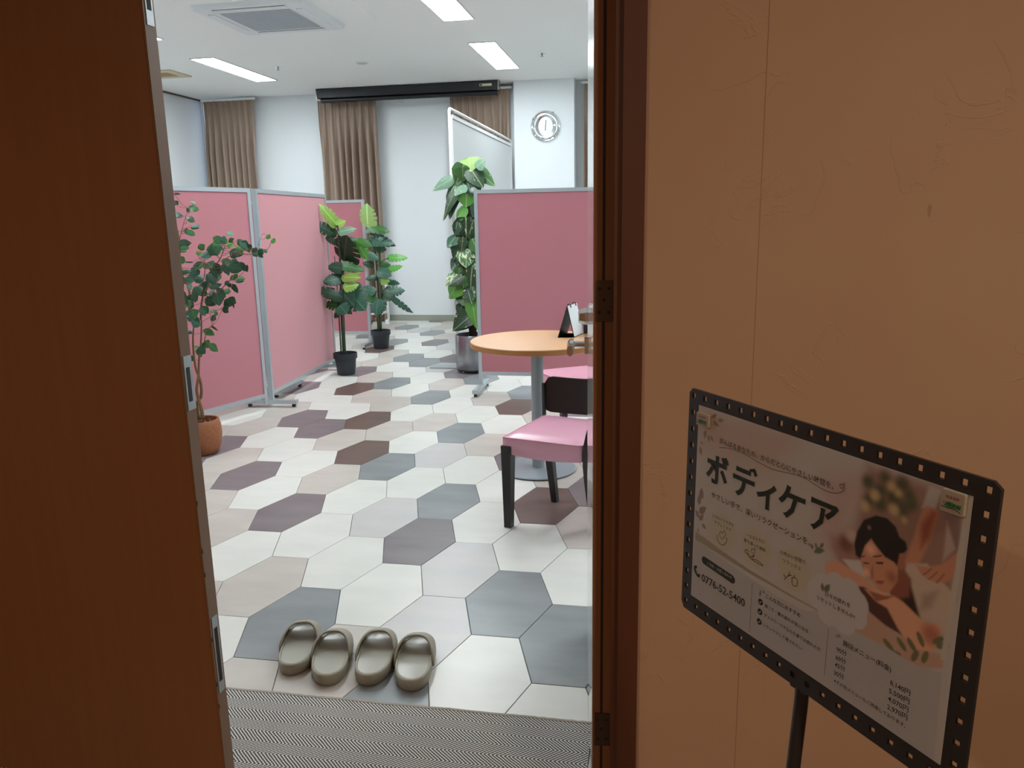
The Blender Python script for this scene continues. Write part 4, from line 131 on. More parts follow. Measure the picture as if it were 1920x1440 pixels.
LINE = [[[[0.064,-0.0637],[0.0864,-0.0589],[0.1166,-0.0586],[0.1456,-0.0626],[0.1732,-0.0642],[0.2022,-0.0604],[0.2239,-0.0591],[0.2453,-0.0627],[0.2629,-0.0648],[0.2781,-0.0621],[0.2871,-0.0562],[0.288,-0.0517]],0.0004,"brown"],[[[0.2842,-0.0548],[0.2806,-0.0518],[0.2815,-0.0492],[0.2838,-0.0503],[0.2862,-0.0473],[0.2878,-0.0495],[0.2842,-0.0548]],0.0004,"brown"],[[[0.0789,-0.1996],[0.0733,-0.1946],[0.0753,-0.1887],[0.0794,-0.19],[0.0831,-0.1851],[0.0866,-0.1895],[0.0789,-0.1996]],0.0004,"brown"],[[[0.0685,-0.1965],[0.069,-0.2035],[0.0742,-0.2073],[0.0795,-0.208]],0.0005,"brown"],[[[0.0892,-0.1927],[0.089,-0.2],[0.0834,-0.2065],[0.0795,-0.208]],0.0005,"brown"],[[[0.1446,-0.1957],[0.14,-0.1929],[0.1415,-0.1887],[0.1442,-0.1896],[0.1468,-0.1858],[0.1481,-0.1896],[0.1446,-0.1957]],0.0004,"brown"],[[[0.1333,-0.2004],[0.1283,-0.1996],[0.1292,-0.1957],[0.1339,-0.1946],[0.1343,-0.1999],[0.1428,-0.2047],[0.1644,-0.2051],[0.1535,-0.2016],[0.1427,-0.2034],[0.1476,-0.1959],[0.1389,-0.2022],[0.1333,-0.2004]],0.0005,"brown"],[[[0.204,-0.2078],[0.2113,-0.198],[0.2124,-0.1923]],0.0005,"brown"],[[[0.2069,-0.2039],[0.2024,-0.2007]],0.0006,"brown"],[[[0.2099,-0.2],[0.216,-0.1955]],0.0006,"brown"],[[[0.2172,-0.1986],[0.2187,-0.2078],[0.2263,-0.2064],[0.2254,-0.197],[0.2172,-0.1986]],0.0005,"brown"],[[[0.221,-0.1977],[0.2212,-0.1932]],0.0005,"brown"],[[[0.146,-0.2391],[0.1464,-0.3142]],0.00025,"brown"],[[[0.282,-0.2392],[0.2816,-0.304]],0.00025,"brown"],[[[0.0217,-0.2662],[0.0211,-0.2719],[0.026,-0.2781],[0.0323,-0.2793]],0.0022,"ink"],[[[0.0217,-0.2668],[0.0261,-0.2661]],0.002,"ink"],[[[0.0297,-0.2795],[0.0334,-0.2757]],0.002,"ink"]]
CHECK = [[0.1641,-0.2589],[0.1641,-0.2738],[0.1638,-0.2888]]
PILL = [[0.0425,-0.2482],[0.1047,-0.2513]]
MAG = [[[0.0154,-0.0201],[0.0426,-0.0401]],[[0.4131,-0.0107],[0.4392,-0.0346]]]
# ------------------------------------------------------------------ materials
m_white = mat('white wallpaper', (219, 224, 226), .75, noise_amt=.012, nscale=8, bump=.12, bscale=180)
m_ceil = mat('white ceiling board', (238, 240, 238), .85, noise_amt=.02, nscale=140, bump=.25, bscale=300)
m_beige = mat('corridor wallpaper', (206, 172, 144), .62)
def corridor_paper():
    nt, b = nodes(m_beige); tc = nt.nodes.new('ShaderNodeTexCoord')
    n1 = nt.nodes.new('ShaderNodeTexNoise'); n1.inputs['Scale'].default_value = 3.5; n1.inputs['Detail'].default_value = 3
    mx = nt.nodes.new('ShaderNodeMix'); mx.data_type = 'RGBA'; mx.inputs[6].default_value = (*lin((200, 160, 130)), 1); mx.inputs[7].default_value = (*lin((206, 174, 140)), 1)
    nt.links.new(tc.outputs['Object'], n1.inputs['Vector']); nt.links.new(n1.outputs['Fac'], mx.inputs[0]); nt.links.new(mx.outputs[2], b.inputs['Base Color'])
    # wrinkled plaster print: distorted voronoi creases plus fine grain
    nz = nt.nodes.new('ShaderNodeTexNoise'); nz.inputs['Scale'].default_value = 6; nz.inputs['Detail'].default_value = 6; nz.inputs['Distortion'].default_value = 1.2
    rid = nt.nodes.new('ShaderNodeMath'); rid.operation = 'SUBTRACT'; rid.inputs[1].default_value = .5
    ab = nt.nodes.new('ShaderNodeMath'); ab.operation = 'ABSOLUTE'
    mr = nt.nodes.new('ShaderNodeMapRange'); mr.inputs[1].default_value = 0; mr.inputs[2].default_value = .012; mr.inputs[3].default_value = 1; mr.inputs[4].default_value = 0
    msk = nt.nodes.new('ShaderNodeTexNoise'); msk.inputs['Scale'].default_value = 5.2
    mk = nt.nodes.new('ShaderNodeMapRange'); mk.inputs[1].default_value = .52; mk.inputs[2].default_value = .6
    mul = nt.nodes.new('ShaderNodeMath'); mul.operation = 'MULTIPLY'
    fine = nt.nodes.new('ShaderNodeTexNoise'); fine.inputs['Scale'].default_value = 90; fine.inputs['Detail'].default_value = 6
    add = nt.nodes.new('ShaderNodeMath'); add.operation = 'MULTIPLY_ADD'; add.inputs[1].default_value = .35
    bp = nt.nodes.new('ShaderNodeBump'); bp.inputs['Strength'].default_value = .5; bp.inputs['Distance'].default_value = .0013
    for n in (nz, msk, fine): nt.links.new(tc.outputs['Object'], n.inputs['Vector'])
    L = nt.links.new
    L(nz.outputs['Fac'], rid.inputs[0]); L(rid.outputs[0], ab.inputs[0]); L(ab.outputs[0], mr.inputs[0]); L(msk.outputs['Fac'], mk.inputs[0])
    L(mr.outputs[0], mul.inputs[0]); L(mk.outputs[0], mul.inputs[1]); L(fine.outputs['Fac'], add.inputs[0]); L(mul.outputs[0], add.inputs[2])
    L(add.outputs[0], bp.inputs['Height']); L(bp.outputs['Normal'], b.inputs['Normal'])
corridor_paper()
def wood(name, c1, c2, rough=.4, sx=30, sz=1.5, coat=.0):
    m = mat(name, c1, rough, coat=coat); nt, b = nodes(m); tc = nt.nodes.new('ShaderNodeTexCoord'); mp = nt.nodes.new('ShaderNodeMapping')
    mp.inputs['Scale'].default_value = (sx, sx, sz); n = nt.nodes.new('ShaderNodeTexNoise'); n.inputs['Scale'].default_value = 1.5; n.inputs['Detail'].default_value = 6
    mx = nt.nodes.new('ShaderNodeMix'); mx.data_type = 'RGBA'; mx.inputs[6].default_value = (*lin(c1), 1); mx.inputs[7].default_value = (*lin(c2), 1)
    nt.links.new(tc.outputs['Object'], mp.inputs[0]); nt.links.new(mp.outputs[0], n.inputs['Vector']); nt.links.new(n.outputs['Fac'], mx.inputs[0]); nt.links.new(mx.outputs[2], b.inputs['Base Color'])
    return m
m_door = wood('brown laminate door', (136, 88, 52), (150, 100, 62), .42)
m_edge = wood('pale door edge', (128, 100, 78), (140, 110, 86), .5)
m_frame = wood('dark brown frame', (98, 58, 38), (108, 66, 44), .45)
m_leafface = mat('brown door face with painted reflection', (190, 184, 176), .16, coat=.6)  # pale base colour paints in the bright room reflected at grazing angle
m_groove = mat('dark rubber groove', (52, 34, 26), .7)
m_alu = mat('brushed aluminium', (176, 184, 188), .38, metal=.55, noise_amt=.03)
m_chrome = mat('polished chrome', (215, 216, 214), .12, metal=1)
m_steel = mat('dull steel', (150, 148, 144), .35, metal=.8)
m_bronze = mat('bronzed hinge', (92, 74, 60), .4, metal=.5)
m_black = mat('black plastic', (22, 24, 27), .45)
m_blackmetal = mat('black painted steel', (18, 22, 26), .4)
m_pink = mat('pink partition fabric', (177, 111, 120), .85, noise_amt=.04, nscale=260, bump=.25, bscale=500)
m_pink.node_tree.nodes['Principled BSDF'].inputs['Sheen Weight'].default_value = .28
m_pink.node_tree.nodes['Principled BSDF'].inputs['Sheen Roughness'].default_value = .5
m_vinyl = mat('pink vinyl', (206, 150, 168), .3, noise_amt=.03, nscale=6, bump=.04, bscale=120)
m_dkwood = wood('black stained wood', (17, 13, 12), (25, 19, 17), .36, 20, 2)
m_table = wood('pale beech table top', (188, 142, 98), (196, 152, 108), .38, 8, 8)
m_tedge = wood('table edge band', (168, 112, 62), (178, 122, 70), .4, 8, 8)
m_post = mat('grey painted steel', (146, 154, 160), .42, metal=.2)
m_curtain = mat('taupe curtain cloth', (150, 131, 116), .9, noise_amt=.05, nscale=120, bump=.2, bscale=400)
m_soil = mat('dark potting soil', (48, 36, 28), .95, noise_amt=.4, nscale=90, bump=.8, bscale=90)
m_bark = mat('ficus bark', (118, 88, 58), .8, noise_amt=.25, nscale=60, bump=.5, bscale=80)
m_stem = mat('dark green stem', (38, 58, 34), .6, noise_amt=.2, nscale=30)
m_core = mat('brown moss pole', (44, 34, 24), .95, noise_amt=.3, nscale=80, bump=.8, bscale=90)
m_pot = mat('black plastic pot', (34, 40, 46), .5)
m_terra = mat('speckled terracotta', (146, 88, 54), .6, noise_amt=.35, nscale=60, bump=1.0, bscale=90)
m_wtrim = mat('white painted metal', (222, 224, 224), .4)
m_whitepl = mat('white plastic', (224, 228, 230), .45)
m_grille = mat('grey grille', (186, 192, 198), .6)
m_beigepl = mat('yellowed plastic', (206, 190, 160), .5)
m_beigeg = mat('yellowed grille', (150, 128, 96), .6)
m_board = mat('grey white board', (204, 208, 208), .6)
m_slip = mat('khaki foam', (140, 134, 118), .55, noise_amt=.02, nscale=30, bump=.05, bscale=200)
m_slipin = mat('khaki foam footbed', (160, 158, 146), .32)
m_light = mat('lit lamp diffuser', (255, 255, 255), .5, emit=(.88, .96, 1.0), emit_s=LAMP_E)
m_warm = mat('lit warm bulb', (255, 220, 180), .5, emit=(1, .82, .64), emit_s=CORR_E*9)
m_glass = mat('window glass', (240, 245, 250), .02, trans=1.)
m_base = mat('grey green skirting', (148, 152, 138), .6)
m_joint = mat('dark tile joint', (74, 80, 84), .8)
m_cfloor = mat('brown corridor carpet', (96, 76, 62), .95, noise_amt=.2, nscale=200, bump=.6, bscale=300)
m_sign = mat('dark brown sign board', (48, 43, 41), .42)
m_mag = mat('cream magnet', (176, 160, 138), .5)
# ------------------------------------------------------------------ the room shell
RX0, RX1, RY0, RY1, RZ = -6.47, 3.2, 1.63, 10.82, 3.17
WY0 = 1.50
def S(name, bm, m, **k): return obj(name, bm, m, kind='structure', **k)
S('ceiling', B(RX0, RX1, RY0-.13, RY1+.15, RZ, RZ+.12), m_ceil)
S('wall_left', B(RX0-.12, RX0, RY0-.13, RY1+.15, -.1, RZ), m_white)
S('wall_right', B(RX1, RX1+.12, RY0-.13, RY1+.15, -.1, RZ), m_white)
bm = bmesh.new()
wx0, wx1, wz0, wz1 = -6.46, -5.80, .9, 3.12
box(bm, RX0, wx0, RY1, RY1+.15, -.1, RZ); box(bm, wx1, RX1, RY1, RY1+.15, -.1, RZ)
box(bm, wx0, wx1, RY1, RY1+.15, -.1, wz0); box(bm, wx0, wx1, RY1, RY1+.15, wz1, RZ)
S('wall_back', bm, m_white)
bm = bmesh.new()
for a in ((wx0, wx0+.008, RY1+.03, RY1+.08, wz0, wz1), (wx1-.03, wx1, RY1+.03, RY1+.08, wz0, wz1), (wx0+.03, wx1-.03, RY1+.03, RY1+.08, wz0, wz0+.03), (wx0+.03, wx1-.03, RY1+.03, RY1+.08, wz1-.03, wz1)): box(bm, *a)
wn = S('window_1', bm, m_wtrim)
obj('pane', B(wx0+.03, wx1-.03, RY1+.05, RY1+.056, wz0+.03, wz1-.03), m_glass, wn)
S('trim_1', B(-1.85, -1.06, 10.56, RY1, 0, RZ), m_white)                       # square pillar
S('baseboard_back', B(RX0, -1.86, RY1-.012, RY1, 0, .085), m_base)
S('baseboard_left', B(RX0, RX0+.012, RY0, RY1-.02, 0, .085), m_base)
S('trim_2', B(RX0, RX0+.02, RY0, RY1-.02, RZ-.022, RZ-.002), m_bronze)          # dark line under the ceiling, left wall
# front wall (between room and corridor) round the double door
DX0, DX1, DZ = -1.96, -.042, 2.12
bm = bmesh.new()
box(bm, RX0, DX0-.03, WY0, RY0, -.1, RZ); box(bm, DX0-.03, DX1+.02, WY0, RY0, DZ, RZ)
box(bm, DX1+.02, RX1, WY0, RY0, -.1, RZ)
me_ = S('wall_front', bm, m_beige)
me_.data.materials.append(m_white)
for p in me_.data.polygons:
    if p.center.y > RY0-.005: p.material_index = 1
# wallpaper seams
S('trim_3', B(.1855, .1865, WY0-.0006, WY0, 0, 2.5), mat('wallpaper seam', (170, 134, 108), .7))
# floor: base slab and hexagonal tiles
fl = S('floor', B(RX0, RX1, RY0-.10, RY1, -.1, -.0035), m_joint)
ta, tb, th, tox, toy = TILE['a'], TILE['b'], TILE['h'], TILE['ox'], TILE['oy']
def tile_mat(name, rgb, rgb2, rough):
    m = mat(name, rgb, rough); nt, b = nodes(m); L = nt.links.new
    ge = nt.nodes.new('ShaderNodeNewGeometry'); oi = nt.nodes.new('ShaderNodeObjectInfo')
    mp = nt.nodes.new('ShaderNodeMapping'); mp.inputs['Scale'].default_value = (3.2, 9, 1); mp.inputs['Rotation'].default_value = (0, 0, .2)
    n = nt.nodes.new('ShaderNodeTexNoise'); n.inputs['Scale'].default_value = 1.1; n.inputs['Detail'].default_value = 5
    cm = nt.nodes.new('ShaderNodeVectorMath'); cm.operation = 'MULTIPLY_ADD'; cm.inputs[1].default_value = (7, 7, 7)
    L(ge.outputs['Position'], mp.inputs[0]); L(oi.outputs['Random'], cm.inputs[0]); L(mp.outputs[0], cm.inputs[2]); L(cm.outputs[0], n.inputs['Vector'])
    mr = nt.nodes.new('ShaderNodeMapRange'); mr.inputs[1].default_value = .3; mr.inputs[2].default_value = .7
    mx = nt.nodes.new('ShaderNodeMix'); mx.data_type = 'RGBA'; mx.inputs[6].default_value = (*lin(rgb), 1); mx.inputs[7].default_value = (*lin(rgb2), 1)
    L(n.outputs['Fac'], mr.inputs[0]); L(mr.outputs[0], mx.inputs[0]); L(mx.outputs[2], b.inputs['Base Color'])
    return m
TM = {'C': tile_mat('cream tile', (204, 204, 197), (213, 212, 205), .34), 'T': tile_mat('taupe tile', (178, 171, 163), (190, 183, 175), .34),
      'L': tile_mat('light grey tile', (182, 181, 180), (192, 188, 184), .34), 'S': tile_mat('slate tile', (118, 123, 125), (134, 138, 139), .34),
      'M': tile_mat('mauve grey tile', (108, 101, 104), (122, 114, 116), .36), 'B': tile_mat('brown tile', (90, 73, 68), (104, 84, 77), .38)}
J = .0012
def hexpts(cx, cy, j=J): return [(cx+x, cy+y) for x, y in ((ta-j*.7, th-j), (-ta+j*.7, th-j), (-tb+j*1.2, 0), (-ta+j*.7, -th+j), (ta-j*.7, -th+j), (tb-j*1.2, 0))]
def clip(poly, ax, lim, sgn):
    out = []
    for i, p in enumerate(poly):
        q = poly[(i+1) % len(poly)]; a = (p[ax]-lim)*sgn; b = (q[ax]-lim)*sgn
        if a >= 0: out.append(p)
        if (a < 0) != (b < 0):
            t = a/(a-b); out.append((p[0]+(q[0]-p[0])*t, p[1]+(q[1]-p[1])*t))
    return out
def tile_bm(bm, pts):
    n = len(pts); cx = sum(p[0] for p in pts)/n; cy = sum(p[1] for p in pts)/n
    lo = [bm.verts.new((x, y, -.0035)) for x, y in pts]; mi = [bm.verts.new((x, y, -.0008)) for x, y in pts]
    hi = [bm.verts.new((x+(cx-x)*.006, y+(cy-y)*.006, 0)) for x, y in pts]
    bm.faces.new(hi)
    for i in range(n):
        k = (i+1) % n; bm.faces.new((lo[i], lo[k], mi[k], mi[i])); bm.faces.new((mi[i], mi[k], hi[k], hi[i]))
TC = {}
for s in TILE['cols'].split(';'):
    q_, w_, c_ = s.split(','); TC[(int(q_), int(w_))] = c_
TME = {}
for c_ in TM:
    b_ = bmesh.new(); tile_bm(b_, hexpts(0, 0)); me = bpy.data.meshes.new('tile'); b_.to_mesh(me); b_.free(); me.materials.append(TM[c_]); TME[c_] = me
rest = {c_: bmesh.new() for c_ in TM}; near = []
rt_ = random.Random(5)
for q_ in range(-60, 40):
    for w_ in range(-10, 60):
        if (q_+w_) % 2: continue
        cx, cy = tox+q_*(ta+tb), toy+w_*th
        if cx < RX0-tb or cx > RX1+tb or cy < RY0-th or cy > RY1+th: continue
        c_ = TC.get((q_, w_)) or rt_.choice('CCCCCTTTLSSMMB')
        full = cx-tb > RX0 and cx+tb < RX1 and cy-th > RY0-.02 and cy+th < RY1
        vis = (q_, w_) in TC
        if vis and full: near.append((q_, w_, c_, cx, cy))
        else:
            p = hexpts(cx, cy)
            for ax, lim, sg in ((0, RX0, 1), (0, RX1, -1), (1, RY0-.02, 1), (1, RY1-.013, -1)): p = clip(p, ax, lim, sg) if p else p
            if len(p) > 2: tile_bm(rest[c_], p)
for q_, w_, c_, cx, cy in near[:300]:
    o = link('tile', TME[c_], None, fl); o.location = (cx, cy, 0)
br = bmesh.new(); mats = list(TM)
for k, c_ in enumerate(mats):
    me = bpy.data.meshes.new('tmp'); rest[c_].to_mesh(me); rest[c_].free()
    n0 = len(br.faces); br.from_mesh(me); br.faces.ensure_lookup_table()
    for f in br.faces[n0:]: f.material_index = k
o = obj('hidden_tiles', br, TM[mats[0]], fl, kind='stuff')
for c_ in mats[1:]: o.data.materials.append(TM[c_])
# corridor shell
S('floor_corridor', B(-3.2, 2.6, -2.6, RY0-.10, -.1, 0), m_cfloor)
S('ceiling_corridor', B(-3.2, 2.6, -2.6, WY0, 2.55, 2.65), m_beige)
S('wall_corridor_left', B(-3.3, -3.2, -2.6, WY0, -.1, 2.55), m_beige)
S('wall_corridor_right', B(2.6, 2.7, -2.6, WY0, -.1, 2.55), m_beige)
S('wall_corridor_rear', B(-3.3, 2.7, -2.7, -2.6, -.1, 2.65), m_beige)
# small scuffs on the corridor wallpaper
def scuff(x, z, w_, h_, m):
    bm = bmesh.new(); pts = [(x+w_*math.cos(t)*(1+.2*math.sin(3*t)), z+h_*math.sin(t)) for t in [i*PI/6 for i in range(12)]]
    v = [bm.verts.new((a, WY0-.0003, b)) for a, b in pts]; bm.faces.new(v)
    return S('trim_4', bm, m)
m_scuff = mat('faint wall stain', (186, 150, 122), .7)
for i, (x, z, a, b) in enumerate(((.470, 1.42, .0035, .011), (.484, 1.562, .0016, .0014))): o = scuff(x, z, a, b, m_scuff); o.name = 'trim_%d' % (4+i)
# ------------------------------------------------------------------ door frame and doors
bm = bmesh.new()
box(bm, DX1-.019, DX1+.022, WY0-.012, RY0+.005, 0, DZ+.04)          # right jamb
box(bm, DX1-.034, DX1-.019, WY0+.004, WY0+.05, 0, DZ)               # right stop
box(bm, DX0-.022, DX0+.019, WY0-.012, RY0+.005, 0, DZ+.04)
box(bm, DX0-.022, DX1+.022, WY0-.012, RY0+.005, DZ, DZ+.04)
fr = S('trim_6', bm, m_frame, bevel=.0012)
obj('caulk_line', B(DX1+.022, DX1+.0255, WY0-.003, WY0+.001, 0, DZ+.04), mat('pale caulk', (205, 168, 142), .6), fr)
# left leaf (closed)
LX = -1.0385; LY0, LY1 = 1.555, 1.595
d1 = S('door_1', B(LX-.895, LX-.0005, LY0, LY1, .008, 2.1), m_door, bevel=.0015)
obj('edge_strip', B(LX-.0006, LX+.0012, LY0+.001, LY1-.001, .012, 2.098), m_edge, d1)
obj('stile_band', B(LX-.045, LX-.0035, LY0-.0012, LY0+.001, .010, 2.098), m_door, d1, bevel=.0005)
sp = obj('strike_plate', B(LX+.001, LX+.0035, LY0+.006, LY1-.004, 1.006, 1.131), m_alu, d1, bevel=.001)
obj('strike_slot', B(LX+.003, LX+.0042, LY0+.012, LY0+.025, 1.026, 1.105), m_black, sp)
for z0, z1 in ((1.825, 2.01), (.287, .49)):
    fb = obj('flush_bolt', B(LX+.001, LX+.003, LY0+.008, LY1-.008, z0, z1), m_alu, d1, bevel=.001)
    obj('bolt_slot', B(LX+.0028, LX+.0038, LY0+.013, LY1-.014, z0+.03, z1-.03), m_groove, fb)
bm = bmesh.new()
for z in (.31, .43, .25, .6, .78, .66): box(bm, LX+.0008, LX+.0018, LY0+.001, LY0+.004, z, z+.012)
obj('chipped_edge', bm, m_groove, d1)
# right leaf (open into the room), built in its own frame: hinge axis at local origin, leaf along +Y
d2 = S('door_2', B(-.040, 0, 0, .92, .008, 2.1), m_door, bevel=.0015)
d2.location = (-.0790, 1.575, 0); d2.rotation_euler = (0, 0, math.atan2(.086, .90))
obj('face_panel', B(-.0415, -.0398, .001, .919, .010, 2.098), m_leafface, d2, label='glossy outer face with its pale reflection painted in')
obj('edge_groove', B(-.0235, -.018, -.0008, .001, .012, 2.098), m_groove, d2)
obj('closing_edge', B(-.0405, -.001, .919, .9215, .010, 2.098), m_alu, d2)
for i, z in enumerate((1.214, .244, 1.86)):
    h = obj('hinge', B(-.036, -.0005, -.003, 0, z, z+.082), m_bronze, d2, bevel=.0015)
    for sx, sz in ((-.029, .066), (-.010, .066), (-.020, .043), (-.029, .018), (-.010, .018)):
        b_ = bmesh.new(); vv = lathe(b_, [(.0034, 0), (.0034, .0006), (.0016, .0006), (.0012, .0001)], 10)
        bmesh.ops.transform(b_, matrix=Matrix.Translation((sx, -.003, z+sz)) @ Matrix.Rotation(PI/2, 4, 'X'), verts=vv)
        obj('screw', b_, m_groove, h)
# lever handle and lock on the face (normal is local -X)
def rot_to_negx(o_): return Matrix.Translation(o_) @ Matrix.Rotation(-PI/2, 4, 'Y')
b_ = bmesh.new()
prism(b_, rrect(-.026, .026, -.026, .026, .004, 2), 0, .011, rot_to_negx((-.0415, .80, 1.038)))
lev = obj('lever_handle', b_, m_chrome, d2, bevel=.001)
b_ = bmesh.new(); tube(b_, [(-.05, .80, 1.038), (-.060, .80, 1.038), (-.094, .798, 1.040)], [.010, .0095, .010], 14)
obj('neck', b_, m_chrome, lev, smooth=True)
b_ = bmesh.new()
vv = []
for y, hw, hh in ((.815, .011, .014), (.79, .011, .015), (.74, .010, .014), (.69, .009, .016)):
    vv.append([b_.verts.new((-.092+sx*hw-(.815-y)*.03, y, 1.041+sz*hh-(.815-y)*.04)) for sx, sz in ((-1, -.5), (-1, .5), (-.3, 1), (.7, .9), (1, .2), (1, -.6), (0, -1))])
for a, c in zip(vv, vv[1:]):
    for i in range(7): b_.faces.new((a[i], a[(i+1) % 7], c[(i+1) % 7], c[i]))
b_.faces.new(vv[0][::-1]); b_.faces.new(vv[-1])
obj('grip', b_, m_chrome, lev)
b_ = bmesh.new(); vv = lathe(b_, [(.026, 0), (.026, .010), (.021, .027), (.014, .030)], 6)
bmesh.ops.transform(b_, matrix=rot_to_negx((-.0415, .80, 1.125)), verts=vv)
obj('lock_cylinder', b_, m_chrome, d2, bevel=.0008)
obj('latch_plate', B(-.034, -.008, .921, .9235, .98, 1.16), m_chrome, d2)
# ------------------------------------------------------------------ ceiling fittings
def ceiling_light(x, y, lab):
    t = empty('ceiling_light', (x, y, RZ), label=lab, cat='light', group='recessed strip lights of the room')
    b_ = bmesh.new()
    hw, hl = .145, .73
    for a in ((-hw, -hw+.012, -hl, hl), (hw-.012, hw, -hl, hl), (-hw+.012, hw-.012, -hl, -hl+.014), (-hw+.012, hw-.012, hl-.014, hl)): box(b_, *a, -.010, 0)
    obj('frame', b_, m_wtrim, t)
    obj('diffuser', B(-hw+.012, hw-.012, -hl+.014, hl-.014, -.006, -.001), m_light, t)
    return t
for x, y, lab in ((-1.76, 8.95, 'strip ceiling light nearest the wall clock, above the tall white screen'), (-1.76, 6.56, 'strip ceiling light cut by the top edge of the photo'),
                  (-4.82, 8.90, 'strip ceiling light at the left, between air vent and sprinkler'), (-4.82, 6.56, 'strip ceiling light hidden behind the closed door leaf'),
                  (1.3, 8.95, 'strip ceiling light at the far right beyond the door'), (1.3, 6.56, 'strip ceiling light at the middle right beyond the door'), (1.3, 4.15, 'strip ceiling light at the near right beyond the door'),
                  (-1.76, 4.15, 'strip ceiling light above the round table'), (-4.82, 4.15, 'strip ceiling light above the left booth near the door')):
    ceiling_light(x, y, lab)
ac = empty('air_conditioner', (-3.29, 6.76, RZ), label='white four-way ceiling air conditioner with grey grille', cat='air conditioner')
b_ = bmesh.new(); prism(b_, rrect(-.49, .49, -.48, .48, .03, 3), -.035, 0)
for v in b_.verts:
    if v.co.z < -.03: v.co.x *= .97; v.co.y *= .97
obj('panel', b_, m_whitepl, ac, bevel=.004)
g_ = obj('grille', B(-.31, .31, -.305, .305, -.041, -.034), m_grille, ac, bevel=.002)
b_ = bmesh.new()
for i in range(30): box(b_, -.305, .305, -.30+i*.0203, -.30+i*.0203+.008, -.044, -.040)
obj('grille_slats', b_, m_grille, g_, kind='stuff')
for i, a in enumerate(((-.32, .32, .365, .415), (-.32, .32, -.415, -.365), (.370, .420, -.30, .30), (-.420, -.370, -.30, .30))):
    lv = obj('louvre', B(*a, -.043, -.034), m_whitepl, ac, bevel=.002)
    if a[1]-a[0] > a[3]-a[2]: e_ = B(a[0], a[1], a[2]-.006, a[2]-.001, -.0365, -.0345)
    else: e_ = B(a[0]-.006, a[0]-.001, a[2], a[3], -.0365, -.0345)
    obj('louvre_gap', e_, m_groove, lv)
t = prop(obj('ceiling_hatch', B(-2.77, -2.455, 6.2, 7.06, RZ-.004, RZ), m_ceil, bevel=.001), label='plain white rectangular ceiling hatch beside the air conditioner', cat='hatch')
t = empty('air_vent', (-5.74, 8.875, RZ), label='yellowed square ceiling air vent at the far left', cat='vent')
b_ = bmesh.new()
for a in ((-.225, .225, -.22, -.12), (-.225, .225, .12, .22), (-.225, -.125, -.12, .12), (.125, .225, -.12, .12)): box(b_, *a, -.014, 0)
obj('frame', b_, m_beigepl, t, bevel=.003); obj('grille', B(-.125, .125, -.12, .12, -.008, -.001), m_beigeg, t)
t = empty('ceiling_speaker', (-3.278, 8.88, RZ), label='round grey ceiling speaker in the middle of the ceiling', cat='speaker')
b_ = bmesh.new(); lathe(b_, [(.072, 0), (.072, -.005), (.06, -.012)], 28, cap0=False); obj('rim', b_, m_wtrim, t, smooth=True)
b_ = bmesh.new(); lathe(b_, [(.058, -.0125), (.056, -.0135)], 28); obj('mesh_cover', b_, m_grille, t)
for x, y, lab in ((-1.247, 8.945, 'small sprinkler rose right of the rightmost strip light'), (-4.294, 8.88, 'small sprinkler rose right of the left strip light')):
    t = empty('sprinkler', (x, y, RZ), label=lab, cat='sprinkler', group='ceiling sprinkler heads')
    b_ = bmesh.new(); lathe(b_, [(.042, 0), (.040, -.006), (.018, -.010)], 20, cap0=False); obj('rose', b_, m_chrome, t, smooth=True)
    b_ = bmesh.new(); lathe(b_, [(.010, -.009), (.008, -.028), (.020, -.030), (.020, -.032)], 14, cap0=False); obj('head', b_, m_steel, t, smooth=True)
t = empty('smoke_detector', (-5.20, 6.95, RZ), label='small white ceiling sensor beside the door edge', cat='detector')
b_ = bmesh.new(); lathe(b_, [(.05, 0), (.05, -.012), (.02, -.028)], 20, cap0=False); obj('housing', b_, m_whitepl, t, smooth=True)
b_ = bmesh.new(); lathe(b_, [(.012, -.0275), (.006, -.034)], 12, cap0=False); obj('lens', b_, m_chrome, t)
# projector screen
t = empty('projector_screen', (-3.265, 10.45, 3.0), label='black rolled-up projector screen case under the ceiling', cat='projector screen')
obj('case', B(-1.24, 1.235, -.055, .055, .050, .160), m_black, t, bevel=.006)
b_ = bmesh.new(); tube(b_, [(-1.20, 0, .022), (1.21, 0, .022)], .030, 12); obj('roller', b_, m_blackmetal, t, smooth=True)
for sx in (-1.252, 1.236): obj('end_cap', B(sx, sx+.016, -.05, .05, .045, .168), m_steel, t)
b_ = bmesh.new(); tube(b_, [(-.10, 0, -.004), (-.115, 0, -.02), (-.10, 0, -.04), (-.06, 0, -.04), (-.045, 0, -.02), (-.06, 0, -.004)], .0022, 6); obj('pull_ring', b_, m_steel, t)
b_ = B(1.00, 1.16, -.0575, -.055, .098, .128); lb = obj('label_plate', b_, mat('cream label', (206, 200, 170), .5), t)
obj('emblem', B(1.008, 1.032, -.0585, -.0575, .103, .123), m_blackmetal, lb)
